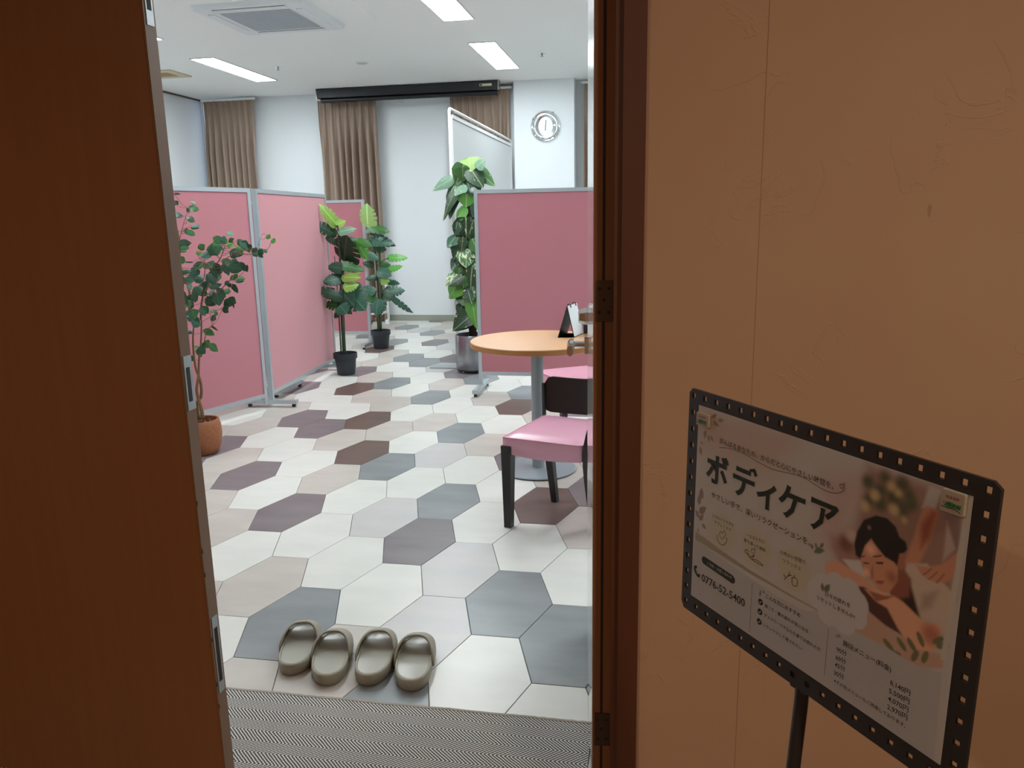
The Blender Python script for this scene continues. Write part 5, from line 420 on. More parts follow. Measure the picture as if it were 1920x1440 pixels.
# curtains
def curtain(x0, x1, y, z0, z1, folds, lab, seed):
    rr = random.Random(seed); t = empty('curtain', ((x0+x1)/2, y, z0), label=lab, cat='curtain')
    nx = folds*12; nz = 22; b_ = bmesh.new(); grid = []; W = x1-x0
    ph = [rr.uniform(-.35, .35) for _ in range(folds+2)]; am = [rr.uniform(.7, 1.25) for _ in range(folds+2)]
    for j in range(nz+1):
        v_ = j/nz; row = []
        for i in range(nx+1):
            u = i/nx; f = u*folds; k = int(f); fr_ = f-k
            A_ = .058*(am[k]*(1-fr_)+am[k+1]*fr_); p_ = (ph[k]*(1-fr_)+ph[k+1]*fr_)*(1-v_**3)
            if v_ > .93:   # gathered pinch pleats at the heading
                a = math.sin(2*PI*(f))*.018+(.012*math.sin(6*PI*f))
            else:
                tt = min(1, (.93-v_)/.16); a = (1-tt)*(math.sin(2*PI*f)*.018+.012*math.sin(6*PI*f))+tt*A_*math.sin(2*PI*(f+p_))
            flare = 1+.05*(1-v_)
            row.append(b_.verts.new(((u-.5)*W*flare, a, v_*(z1-z0))))
        grid.append(row)
    for j in range(nz):
        for i in range(nx): b_.faces.new((grid[j][i], grid[j][i+1], grid[j+1][i+1], grid[j+1][i]))
    obj('cloth', b_, m_curtain, t, smooth='all')
    obj('rail', B(-W/2-.03, W/2+.03, -.018, .018, z1-z0, z1-z0+.028), m_wtrim, t)
    return t
curtain(-6.325, -5.57, 10.66, .015, 3.115, 8, 'taupe curtain at far left beside the daylight gap', 1)
curtain(-4.62, -3.78, 10.68, .015, 3.06, 8, 'taupe curtain under the left end of the projector screen', 2)
curtain(-2.74, -1.93, 10.70, .015, 3.10, 8, 'taupe curtain behind the tall white screen, left of the pillar', 3)
curtain(-.94, -.25, 10.70, .015, 3.115, 7, 'taupe curtain right of the pillar, cut by the door', 4)
# clock
t = empty('wall_clock', (-1.43, 10.56, 2.588), label='round glass-rimmed wall clock on the white pillar', cat='clock')
def wall_lathe(prof, n=40, sx=1, sz=1, o=(0, 0, 0)):
    b_ = bmesh.new(); vv = lathe(b_, prof, n); bmesh.ops.transform(b_, matrix=Matrix.Translation(o) @ Matrix.Diagonal((sx, 1, sz, 1)) @ Matrix.Rotation(PI/2, 4, 'X'), verts=vv); return b_
m_cglass = mat('silvered glass', (206, 214, 214), .10, metal=.75)
obj('rim', wall_lathe([(.195, 0), (.200, .012), (.190, .026), (.176, .018)]), m_chrome, t, smooth=True)
obj('glass_ring', wall_lathe([(.180, .004), (.178, .016), (.150, .026), (.122, .016), (.12, .01)]), m_cglass, t, smooth=True)
obj('face', wall_lathe([(.112, 0), (.112, .022), (.104, .026)], sx=.86, sz=1.06), mat('white clock face', (236, 238, 240), .35), t, smooth=True)
hd = obj('minute_hand', B(-.004, .004, -.0305, -.0285, 0, .078), m_blackmetal, t); hd.rotation_euler = (0, .08, 0)
hd = obj('hour_hand', B(-.004, .004, -.0335, -.0315, -.055, .012), m_blackmetal, t); hd.rotation_euler = (0, .06, 0)
for a, r_ in ((150, .19), (205, .165), (60, .20), (255, .15), (235, .16), (290, .16), (310, .165), (330, .17), (345, .18), (180, .15), (90, .13), (220, .185)):
    b_ = bmesh.new(); bmesh.ops.create_icosphere(b_, subdivisions=1, radius=.013, matrix=Matrix.Translation((r_*math.cos(math.radians(a)), -.026, r_*math.sin(math.radians(a)))))
    obj('crystal', b_, m_chrome, t)
# ------------------------------------------------------------------ partitions
def partition(p0, p1, z0, z1, lab, feet=(0, 1), split=0, foot_len=.46, name='partition_screen', grp='pink partition screens'):
    """panel from p0 to p1 (plan points); local x runs along it"""
    a = Vector((*p0, 0)); b = Vector((*p1, 0)); L = (b-a).length; rz = math.atan2(b.y-a.y, b.x-a.x)
    t = empty(name, a, rz, label=lab, cat='partition', group=grp)
    T = .018
    b_ = bmesh.new(); box(b_, .028, L-.028, -.011, .011, z0+.028, z1-.028); obj('fabric_panel', b_, m_pink, t)
    for nm, q in (('top_rail', (.0, L, -T, T, z1-.03, z1)), ('bottom_rail', (.03, L-.03, -T, T, z0, z0+.03)), ('side_post', (0, .03, -T, T, .045, z1-.03)), ('side_post', (L-.03, L, -T, T, .045, z1-.03))):
        obj(nm, B(*q), m_alu, t, bevel=.003)
    for i in feet:
        x = .015 if i == 0 else L-.015
        f = obj('foot', B(x-.022, x+.022, -foot_len/2, foot_len/2, .028, .058), m_alu, t, bevel=.003)
        for sy in (-1, 1):
            b_ = bmesh.new(); tube(b_, [(x-.012, sy*(foot_len/2-.03), .014), (x+.012, sy*(foot_len/2-.03), .014)], .0138, 10); obj('caster', b_, m_black, f)
    return t
partition((-3.33, 4.335), (-2.955, 5.475), .10, 1.675, 'pink partition screen behind the ficus, nearest on the left', feet=(0,))
partition((-2.955, 5.545), (-3.07, 7.10), .10, 1.675, 'pink partition screen between ficus and left monstera', feet=(0, 1), foot_len=.42)
partition((-4.40, 8.50), (-3.205, 8.50), .15, 1.66, 'small pink partition screen facing the door behind the monsteras', feet=(0, 1), foot_len=.50)
partition((-1.435, 6.28), (-.235, 6.28), .14, 1.65, 'pink partition screen behind the round table', feet=(0, 1), foot_len=.50)
partition((-4.26, 6.09), (-3.06, 6.09), .10, 1.60, 'pink booth divider hidden behind the left screens, only a foot showing', feet=(0, 1), foot_len=.50)
# tall white screen by the pillar
t = empty('tall_screen', (-1.89, 7.33, 0), label='tall off-white movable wall screen behind the ivy tower', cat='partition')
Lw = 3.17
obj('board', B(-.012, .012, .05, Lw-.04, .06, 2.335), m_board, t)
b_ = bmesh.new(); tube(b_, [(0, .0, .02), (0, 0, 2.40), (0, .012, 2.418), (0, .03, 2.425), (0, Lw-.02, 2.425), (0, Lw, 2.40), (0, Lw, .02)], .014, 10); obj('outer_tube', b_, m_wtrim, t, smooth=True)
for i in range(3):
    y0 = .05+i*(Lw-.1)/3; obj('top_rail', B(-.016, .016, y0+.01, y0+(Lw-.1)/3-.01, 2.345, 2.378), m_wtrim, t, bevel=.003)
    for yy_ in (.06, .9): obj('rail_clip', B(-.01, .01, y0+yy_, y0+yy_+.02, 2.378, 2.414), m_steel, t)
obj('inner_post', B(-.016, .016, .035, .06, .02, 2.345), m_wtrim, t, bevel=.003)
for y in (0., Lw): obj('foot_plate', B(-.26, .26, y-.10, y+.06 if y < 1 else y+.02, .002, .012), m_alu, t, bevel=.002)
# white stand behind the right monstera
t = empty('display_stand', (-3.70, 10.45, 0), label='white metal frame stand on castors behind the right monstera', cat='stand')
b_ = bmesh.new(); tube(b_, [(.02, .02, .06), (0, .02, .62)], .016, 10); obj('post', b_, m_wtrim, t, smooth=True)
b_ = bmesh.new(); tube(b_, [(.06, -.50, .16), (-.02, .02, .18)], .014, 10); tube(b_, [(0.0, .02, .16), (-.75, -.30, .10)], .013, 8); tube(b_, [(0, .02, .28), (-.75, -.30, .28)], .013, 8); obj('crossbar', b_, m_wtrim, t, smooth=True)
b_ = bmesh.new(); tube(b_, [(-.75, -.30, .05), (-.75, -.30, .62)], .014, 8); obj('post', b_, m_wtrim, t, smooth=True)
b_ = bmesh.new(); tube(b_, [(.045, -.50, .045), (.085, -.50, .045)], .045, 16); w1 = obj('castor', b_, m_whitepl, t, smooth=True)
b_ = bmesh.new(); lathe(b_, [(.040, .10), (.052, .115), (.052, .150), (.03, .165)], 14, o=(.06, -.50, 0)); obj('castor_cap', b_, mat('orange brown cap', (150, 92, 60), .5), w1, smooth=True)
for p in ((0, .02), (-.75, -.30)):
    b_ = bmesh.new(); lathe(b_, [(.03, 0.001), (.03, .05), (.012, .062)], 12, o=(p[0], p[1], 0)); obj('castor', b_, m_whitepl, t)
# ------------------------------------------------------------------ plants
TONES = dict(d=(28, 62, 36), k=(18, 54, 30), m=(52, 100, 46), t=(44, 84, 66), b=(86, 152, 60), l=(132, 168, 78), p=(112, 146, 122), y=(158, 192, 116), v=(60, 110, 70))
def leafmat(kind, tone):
    key = kind+tone
    if key in LM: return LM[key]
    c = TONES[tone]
    m = mat('leaf '+key, c, .34 if kind != 'ficus' else .38, spec=.5); nt, b = nodes(m); L = nt.links.new
    uv = nt.nodes.new('ShaderNodeUVMap'); sx = nt.nodes.new('ShaderNodeSeparateXYZ'); L(uv.outputs[0], sx.inputs[0])
    ab = nt.nodes.new('ShaderNodeMath'); ab.operation = 'SUBTRACT'; ab.inputs[1].default_value = .5; L(sx.outputs[0], ab.inputs[0])
    a2 = nt.nodes.new('ShaderNodeMath'); a2.operation = 'ABSOLUTE'; L(ab.outputs[0], a2.inputs[0])
    light = tuple(min(1, v*1.9+.02) for v in lin(c)); base = lin(c)
    mid = nt.nodes.new('ShaderNodeMapRange'); mid.inputs[1].default_value = .012; mid.inputs[2].default_value = .035; mid.inputs[3].default_value = 1; mid.inputs[4].default_value = 0; L(a2.outputs[0], mid.inputs[0])
    # side veins
    vv = nt.nodes.new('ShaderNodeMath'); vv.operation = 'MULTIPLY_ADD'; vv.inputs[1].default_value = -.9; L(a2.outputs[0], vv.inputs[0]); L(sx.outputs[1], vv.inputs[2])
    wv = nt.nodes.new('ShaderNodeMath'); wv.operation = 'MULTIPLY'; wv.inputs[1].default_value = 8.; L(vv.outputs[0], wv.inputs[0])
    fr_ = nt.nodes.new('ShaderNodeMath'); fr_.operation = 'FRACT'; L(wv.outputs[0], fr_.inputs[0])
    vm = nt.nodes.new('ShaderNodeMapRange'); vm.inputs[1].default_value = .0; vm.inputs[2].default_value = .18; vm.inputs[3].default_value = .55; vm.inputs[4].default_value = 0; L(fr_.outputs[0], vm.inputs[0])
    mxv = nt.nodes.new('ShaderNodeMath'); mxv.operation = 'MAXIMUM'; L(mid.outputs[0], mxv.inputs[0]); L(vm.outputs[0], mxv.inputs[1])
    fac = mxv
    if kind == 'pothos':
        n = nt.nodes.new('ShaderNodeTexNoise'); n.inputs['Scale'].default_value = 5.; n.inputs['Detail'].default_value = 5
        oi = nt.nodes.new('ShaderNodeObjectInfo'); ad = nt.nodes.new('ShaderNodeVectorMath'); ad.operation = 'MULTIPLY_ADD'; ad.inputs[1].default_value = (9, 9, 9)
        mp = nt.nodes.new('ShaderNodeMapping'); mp.inputs['Scale'].default_value = (1.6, .7, 1); mp.inputs['Rotation'].default_value = (0, 0, .6); L(uv.outputs[0], mp.inputs[0])
        L(oi.outputs['Random'], ad.inputs[0]); L(mp.outputs[0], ad.inputs[2]); L(ad.outputs[0], n.inputs['Vector'])
        mr = nt.nodes.new('ShaderNodeMapRange'); mr.inputs[1].default_value = .50 if tone == 'v' else .645; mr.inputs[2].default_value = .56 if tone == 'v' else .70; L(n.outputs['Fac'], mr.inputs[0])
        fac = nt.nodes.new('ShaderNodeMath'); fac.operation = 'MAXIMUM'; L(mr.outputs[0], fac.inputs[0]); hv = nt.nodes.new('ShaderNodeMath'); hv.operation = 'MULTIPLY'; hv.inputs[1].default_value = .4
        L(mxv.outputs[0], hv.inputs[0]); L(hv.outputs[0], fac.inputs[1]); light = lin((196, 208, 164))
    mx = nt.nodes.new('ShaderNodeMix'); mx.data_type = 'RGBA'; mx.inputs[6].default_value = (*base, 1); mx.inputs[7].default_value = (*light, 1)
    L(fac.outputs[0], mx.inputs[0]); L(mx.outputs[2], b.inputs['Base Color'])
    # thin leaves pass a little light
    b.inputs['Subsurface Weight'].default_value = 0
    LM[key] = m; return m
LM = {}
OUT = {'ficus': [(0, .0), (.08, .42), (.25, .92), (.45, 1.), (.65, .8), (.83, .42), (.93, .14), (1, 0)],
       'pothos': [(-.10, .35), (-.06, .72), (.1, .98), (.35, 1.), (.6, .74), (.82, .38), (.94, .12), (1, 0)],
       'monstera': [(-.12, .35), (-.08, .85), (.05, 1.), (.19, 1.), (.22, .55), (.25, 1.), (.40, 1.), (.43, .48), (.46, .95), (.58, .86), (.61, .42), (.64, .76), (.75, .6), (.78, .34), (.81, .48), (.91, .25), (1, 0)]}
def leaf_mesh(kind, Bp, Tp, wd, tone, rnd, origin):
    Bp = Vector(Bp); Tp = Vector(Tp); ax = Tp-Bp; L = ax.length
    if L < .01: ax = Vector((0, 0, .01)); L = .01
    ax.normalize()
    want = Vector((rnd.uniform(-.35, .35), -1, rnd.uniform(.25, .9))) if kind != 'monstera' else Vector((rnd.uniform(-.2, .2), -1, rnd.uniform(.1, .6)))
    nrm = (want - ax*want.dot(ax))
    if nrm.length < .05: nrm = Vector((1, 0, 0)).cross(ax)
    nrm.normalize(); sd = ax.cross(nrm).normalized(); hw = wd/2
    droop = rnd.uniform(.05, .16)*L; cup = rnd.uniform(.1, .28)
    me = bpy.data.meshes.new('leaf'); V = []; Fc = []; UV = []
    prof = OUT[kind]
    for i, (t_, w_) in enumerate(prof):
        cpt = Bp+ax*(L*t_) - nrm*(droop*(t_-.3)**2*1.6)
        for s in (-1, 0, 1):
            jit = 1+rnd.uniform(-.05, .05)
            tt = t_ + (.05 if kind == 'monstera' and s else 0)*(1 if w_ > .5 else 0)
            p = cpt + sd*(s*hw*w_*jit) - nrm*(abs(s)*hw*w_*cup) + (ax*(L*(tt-t_)) if s else Vector())
            if kind == 'ficus' or kind == 'pothos': p += nrm*(abs(s)*math.sin(i*2.1+s)*hw*.08)
            V.append(p-origin); UV.append((.5+.5*s*w_, t_))
    n = len(prof)
    for i in range(n-1):
        a = i*3; b = a+3
        Fc += [(a, a+1, b+1, b), (a+1, a+2, b+2, b+1)]
    me.from_pydata([tuple(v) for v in V], [], Fc); uvl = me.uv_layers.new(name='UVMap')
    idx = [0]*len(me.loops); me.loops.foreach_get('vertex_index', idx)
    uvl.data.foreach_set('uv', [c for i in idx for c in UV[i]])
    me.polygons.foreach_set('use_smooth', [True]*len(me.polygons)); me.materials.append(leafmat(kind, tone))
    return me
def nearest_on(lines, p):
    best = None
    for ln_ in lines:
        for q in ln_:
            d = (q-p).length + (.25 if q.z > p.z-.01 else 0)
            if best is None or d < best[0]: best = (d, q)
    return best[1]
def plant(name, loc, lab, cat, key, kind, stem_m, stems=None, twig=.0018):
    rnd = random.Random(hash(key) % 1000 if False else sum(map(ord, key))); o_ = Vector(loc)
    t = empty(name, loc, label=lab, cat=cat)
    lines = []
    for pts, r in (stems or []):
        sm = smooth_line(pts, 5); lines.append(sm); b_ = bmesh.new(); n = len(sm)
        tube(b_, [p-o_ for p in sm], [r*(1.15-.75*i/n) for i in range(n)], 8); obj('trunk' if r > .0055 else 'branch', b_, stem_m, t, smooth='all')
    tw = bmesh.new()
    for L_ in LEAF[key]:
        link('leaf', leaf_mesh(kind, L_[0:3], L_[3:6], L_[6], L_[7], rnd, o_), None, t)
        if lines:
            p = Vector(L_[0:3]); q = nearest_on(lines, p)
            if (q-p).length > .004:
                md = (p+q)/2+Vector((0, 0, -.12*(p-q).length)) if kind == 'ficus' else (p+q)/2+Vector((0, 0, .10*(p-q).length))
                tube(tw, [x-o_ for x in smooth_line([q, md, p], 3)], twig, 5)
    if lines: obj('leaf_stalks', tw, stem_m if kind == 'ficus' else m_stem, t, smooth='all', kind='stuff')
    else: tw.free()
    return t
# ficus in a terracotta pot
def pot(t, prof_out, m, soil_z, soil_r, n=36, wob=0):
    b_ = bmesh.new(); lathe(b_, prof_out, n, cap1=False); obj('pot', b_, m, t, smooth=True)
    b_ = bmesh.new(); lathe(b_, [(soil_r*.98, soil_z-.02), (soil_r, soil_z), (soil_r*.5, soil_z+.006), (.004, soil_z+.008)], 20)
    for v in b_.verts: v.co.z += random.uniform(-.003, .003)
    obj('soil', b_, m_soil, t)
fx, fy = -2.795, 4.335
t = plant('potted_ficus', (fx, fy, 0), 'tall ficus with oval green leaves in a rounded terracotta pot', 'plant', 'fi', 'ficus', m_bark, STEM['fi'], .0014)
pot(t, [(.078, .0), (.088, .008), (.110, .065), (.117, .13), (.114, .185), (.106, .215), (.102, .222), (.092, .220), (.093, .19), (.095, .15)], m_terra, .185, .092)
b_ = bmesh.new()
for k in range(5):
    a = k*1.3; tube(b_, smooth_line([(.02*math.cos(a)+.03, .02*math.sin(a), .215), (.05*math.cos(a)+.02, .05*math.sin(a), .206), (.075*math.cos(a), .075*math.sin(a), .188)], 3), .004, 6)
obj('surface_root', b_, m_bark, t, smooth='all')
prop(t.children[0], None)
# monsteras
def blackpot(t, r):
    pot(t, [(r*.70, 0), (r*.74, .004), (r*.90, .155), (r*1.0, .157), (r*1.0, .200), (r*1.01, .207), (r*.95, .207), (r*.93, .16), (r*.9, .15)], m_pot, .165, r*.90)
t = plant('potted_monstera', (-2.872, 6.89, 0), 'monstera in a black pot leaning over the pink screen end', 'plant', 'm1', 'monstera', m_stem, STEM['m1'], .0035); blackpot(t, .112)
t = plant('potted_monstera', (-3.058, 8.40, 0), 'monstera in a black pot further back, top leaf pale yellow-green', 'plant', 'm2', 'monstera', m_stem, STEM['m2'], .004); blackpot(t, .112)
# ivy tower in steel bin
bx_, by_ = -1.69, 7.13
t = plant('ivy_tower', (bx_, by_, 0), 'tall column of variegated ivy leaves in a round steel planter', 'plant', 'po', 'pothos', m_core)
b_ = bmesh.new(); lathe(b_, [(.155, .034), (.158, .04), (.158, .352), (.154, .358), (.150, .352), (.150, .30)], 40, cap1=False); obj('planter', b_, mat('brushed steel planter', (150, 152, 156), .28, metal=.9, noise_amt=.08, nscale=12), t, smooth=True)
b_ = bmesh.new(); lathe(b_, [(.150, .022), (.150, .034)], 32); obj('planter_base', b_, m_black, t)
for a in range(5):
    b_ = bmesh.new(); ca, sa = .12*math.cos(a*1.257+.3), .12*math.sin(a*1.257+.3); tube(b_, [(ca-.009, sa, .0125), (ca+.009, sa, .0125)], .012, 10); obj('castor', b_, m_whitepl if a % 2 else m_black, t)
b_ = bmesh.new(); lathe(b_, [(.149, .28), (.149, .31), (.05, .325)], 24); obj('soil', b_, m_soil, t)
b_ = bmesh.new(); lathe(b_, [(.034, .30), (.034, .6), (.03, 1.2), (.028, 1.75)], 12, o=(-.02, .115, 0))
for v in b_.verts: v.co += Vector((random.uniform(-.008, .008), random.uniform(-.008, .008), 0))
obj('moss_pole', b_, m_core, t, smooth='all')
# ------------------------------------------------------------------ round table
TX, TY, TZ = -.64, 4.265, .757
t = empty('round_table', (TX, TY, 0), label='round pale wood table on a grey pedestal', cat='table')
b_ = bmesh.new(); lathe(b_, [(.372, TZ-.003), (.369, TZ)], 72); obj('table_top', b_, m_table, t, smooth=True)
b_ = bmesh.new(); lathe(b_, [(.358, TZ-.034), (.372, TZ-.030), (.3725, TZ-.0032)], 72); obj('edge_band', b_, m_tedge, t, smooth=True)
b_ = bmesh.new(); lathe(b_, [(.0345, .014), (.0345, TZ-.04)], 32); obj('column', b_, m_post, t, smooth=True)
b_ = bmesh.new(); lathe(b_, [(.216, .006), (.218, .009), (.214, .014), (.0, .016)][:3]+[(.04, .016)], 64); obj('base_plate', b_, m_post, t, smooth=True)
b_ = bmesh.new(); lathe(b_, [(.208, 0), (.213, .002), (.213, .006)], 64); obj('base_rubber', b_, m_black, t)
b_ = bmesh.new(); lathe(b_, [(.12, TZ-.042), (.12, TZ-.034)], 24); obj('top_bracket', b_, m_blackmetal, t)
# tent sign on the table
t = empty('table_sign', (-.47, 4.36, TZ), label='small A-shaped table calendar with white page and black inside', cat='table sign')
O = Vector((-.47, 4.36, TZ))
P1, P2, P3 = Vector((-.53, 4.345, TZ))-O, Vector((-.440, 4.350, TZ))-O, Vector((-.405, 4.52, TZ))-O
dv = P3-P2; P4 = P1+dv; R1 = Vector((-.478, 4.345, .935))-O; R2 = R1+dv
def slab(a, b_, c, d, th_, m, nm, par):
    bm = bmesh.new(); n = (b_-a).cross(d-a).normalized()*th_
    lo = [bm.verts.new(p) for p in (a, b_, c, d)]; hi = [bm.verts.new(p+n) for p in (a, b_, c, d)]
    bm.faces.new(lo[::-1]); bm.faces.new(hi)
    for i in range(4): bm.faces.new((lo[i], lo[(i+1) % 4], hi[(i+1) % 4], hi[i]))
    return obj(nm, bm, m, par)
slab(P1, R1, R2, P4, .002, m_black, 'rear_panel', t)
slab(P2, R1, R2, P3, .002, m_black, 'front_panel', t)
eps = (P3-P2).cross(R1-P2).normalized(); eps = eps if eps.x > 0 else -eps
pg = slab(P2+eps*.003+Vector((0, 0, .004)), R1+eps*.003, R2+eps*.003, P3+eps*.003+Vector((0, 0, .004)), .001, m_whitepl, 'page', t)
slab(P2, P1, P4, P3, .002, m_black, 'bottom_panel', t)
for f in (.2, .75):
    c = R1+dv*f+Vector((0, 0, .002)); b_ = bmesh.new(); tube(b_, [c+Vector((-.010, 0, -.012)), c+Vector((-.006, 0, .004)), c+Vector((.008, 0, .004)), c+Vector((.012, 0, -.014))], .003, 8); obj('ring', b_, m_black, t)
t = empty('menu_holder', (-.33, 4.50, TZ), label='black menu folder standing on the table behind the door handle', cat='menu')
b_ = B(-.07, .07, -.004, .0, .002, .085); obj('cover', b_, m_black, t); b_ = B(-.065, .065, .0, .010, .004, .080); obj('pages', b_, m_whitepl, t); obj('cover', B(-.07, .07, .010, .014, .002, .085), m_black, t)
# ------------------------------------------------------------------ chairs (square seat, low wrap-around back)
def chair(lab, wrap=True):
    o0 = Vector((-.42, 3.53, 0)); t = empty('side_chair', o0, label=lab, cat='chair', group='pink vinyl chairs at the round table')
    Ac, Bc, Cc, Dc = [Vector((*p, 0))-o0 for p in ((-.668, 3.382), (-.300, 3.275), (-.535, 3.800), (-.168, 3.69))]
    def at(u, v): return Ac*(1-u)*(1-v)+Bc*u*(1-v)+Cc*(1-u)*v+Dc*u*v
    # upholstered seat: crowned top, straight skirt
    b_ = bmesh.new(); n = 14; top = []
    for j in range(n+1):
        row = []
        for i in range(n+1):
            u, v = i/n, j/n; e_ = min(u, 1-u, v, 1-v); z = .440+.014*min(1, e_/.12)**.5 + .006*math.sin(PI*u)*math.sin(PI*v)
            row.append(b_.verts.new(at(u, v)+Vector((0, 0, z))))
        top.append(row)
    for j in range(n):
        for i in range(n): b_.faces.new((top[j][i], top[j][i+1], top[j+1][i+1], top[j+1][i]))
    st = obj('seat', b_, m_vinyl, t, smooth='all')
    per = [(i/n, 0) for i in range(n)]+[(1, j/n) for j in range(n)]+[(1-i/n, 1) for i in range(n)]+[(0, 1-j/n) for j in range(n)]
    b_ = bmesh.new(); cc = at(.5, .5); R = []
    for z, k in ((.4405, 1.0), (.432, 1.012), (.40, 1.010), (.366, 1.0), (.362, .97)):
        R.append([b_.verts.new(cc+(at(u, v)-cc)*k+Vector((0, 0, z - (.012*math.sin(PI*u) if z < .37 and v == 0 else 0)))) for u, v in per])
    m_ = len(per)
    for a, b2 in zip(R, R[1:]):
        for i in range(m_): b_.faces.new((a[i], a[(i+1) % m_], b2[(i+1) % m_], b2[i]))
    b_.faces.new(R[-1]); obj('skirt', b_, m_vinyl, st, smooth='all')
    b_ = bmesh.new(); tube(b_, [cc+(at(u, v)-cc)*1.008+Vector((0, 0, .4405)) for u, v in per+[per[0]]], .0028, 6, cap=False); obj('piping', b_, m_vinyl, st, smooth='all')
    def leg(top_, bot, s0, s1, mid=None, nm='leg'):
        b_ = bmesh.new(); pts = [top_]+([mid] if mid else [])+[bot]; rr = []
        pp = smooth_line(pts, 6) if mid else pts
        for i, p in enumerate(pp):
            k = i/(len(pp)-1); s = s0+(s1-s0)*k
            rr.append([b_.verts.new(p+d1_*s*a+d2_*s*c) for a, c in ((-1, -1), (1, -1), (1, 1), (-1, 1))])
        for a, c in zip(rr, rr[1:]):
            for i in range(4): b_.faces.new((a[i], a[(i+1) % 4], c[(i+1) % 4], c[i]))
        b_.faces.new(rr[0][::-1]); b_.faces.new(rr[-1]); return obj(nm, b_, m_dkwood, t, bevel=.002)
    d1_ = (Bc-Ac).normalized(); d2_ = (Cc-Ac).normalized(); Z = Vector((0, 0, 1))
    ins = lambda P_, k: cc+(P_-cc)*k
    leg(ins(Ac, .925)+Z*.40, ins(Ac, .935)+Z*.001, .025, .017)
    leg(ins(Cc, .90)+Z*.40, Vector((-.478, 3.752, .001))-o0, .022, .015)
    leg(ins(Dc, .92)+Z*.40, ins(Dc, .95)+Z*.001, .020, .013)
    bt = Vector((-.252, 3.43, .001))-o0
    if not wrap: leg(ins(Bc, .92)+Z*.40, ins(Bc, .94)+Z*.001, .022, .014)
    else: leg(Bc+d1_*.080+Z*.62+d2_*.03, bt, .022, .015, Bc+d1_*.026+d2_*.012+Z*.40)
    # back posts and curved back board
    leg(Cc+Z*.60+d2_*.035-d1_*.022, Cc+Z*.40, .006, .008, nm='back_post')
    leg(Dc+Z*.60+d2_*.035+d1_*.035, Dc*.97+Z*.40, .012, .014, nm='back_post')
    b_ = bmesh.new(); n = 22; rows = []
    path = []
    Wd = (Dc-Cc).length+.05
    for i in range(n+1):
        u = i/n; p = Cc-d1_*.028+d2_*.035+d1_*(Wd+.03)*u+d2_*(.030*math.sin(PI*u))-Z*0
        path.append(p)
    out_rows = []
    zs = [.452+i*.0227 for i in range(9)]
    poly2 = rrect(0, 1, 0, 1, .001, 1)
    for side in (0, 1):
        grid = []
        for k, z in enumerate(zs):
            row = []
            for i, p in enumerate(path):
                u = i/n; zc = (zs[0]+zs[-1])/2; hz = (zs[-1]-zs[0])/2
                edge = min(u, 1-u)*(Wd+.03); rc = .045
                sh = 1. if edge > rc else 1-(rc-math.sqrt(max(0, rc*rc-(rc-edge)**2)))/hz
                zz = zc+(z-zc)*sh - .010*math.sin(PI*min(1, u*1.35))*(1 if z > zc else .6)
                row.append(b_.verts.new(p+d2_*(.016*side+.0)+d2_*((zz-.45)*.12)+Z*zz))
            grid.append(row)
        for a in range(8):
            for i in range(n): b_.faces.new((grid[a][i], grid[a][i+1], grid[a+1][i+1], grid[a+1][i]))
        out_rows.append(grid)
    g0, g1 = out_rows
    for i in range(n):
        b_.faces.new((g0[0][i], g1[0][i], g1[0][i+1], g0[0][i+1])); b_.faces.new((g0[8][i], g0[8][i+1], g1[8][i+1], g1[8][i]))
    for a in range(8):
        b_.faces.new((g0[a][0], g0[a+1][0], g1[a+1][0], g1[a][0])); b_.faces.new((g0[a][n], g1[a][n], g1[a+1][n], g0[a+1][n]))
    obj('backrest', b_, m_dkwood, t, smooth=True)
    return t
ch = chair('pink vinyl chair with black legs and back, in front of the table')
c2_ = chair('pink vinyl chair behind the table, only its seat showing', False)
rz = math.radians(-42); A0 = Vector((-.668+.42, 3.382-3.53, 0)); A0.rotate(Matrix.Rotation(rz, 3, 'Z'))
c2_.rotation_euler = (0, 0, rz); c2_.location = Vector((-.745, 4.965, 0))-A0
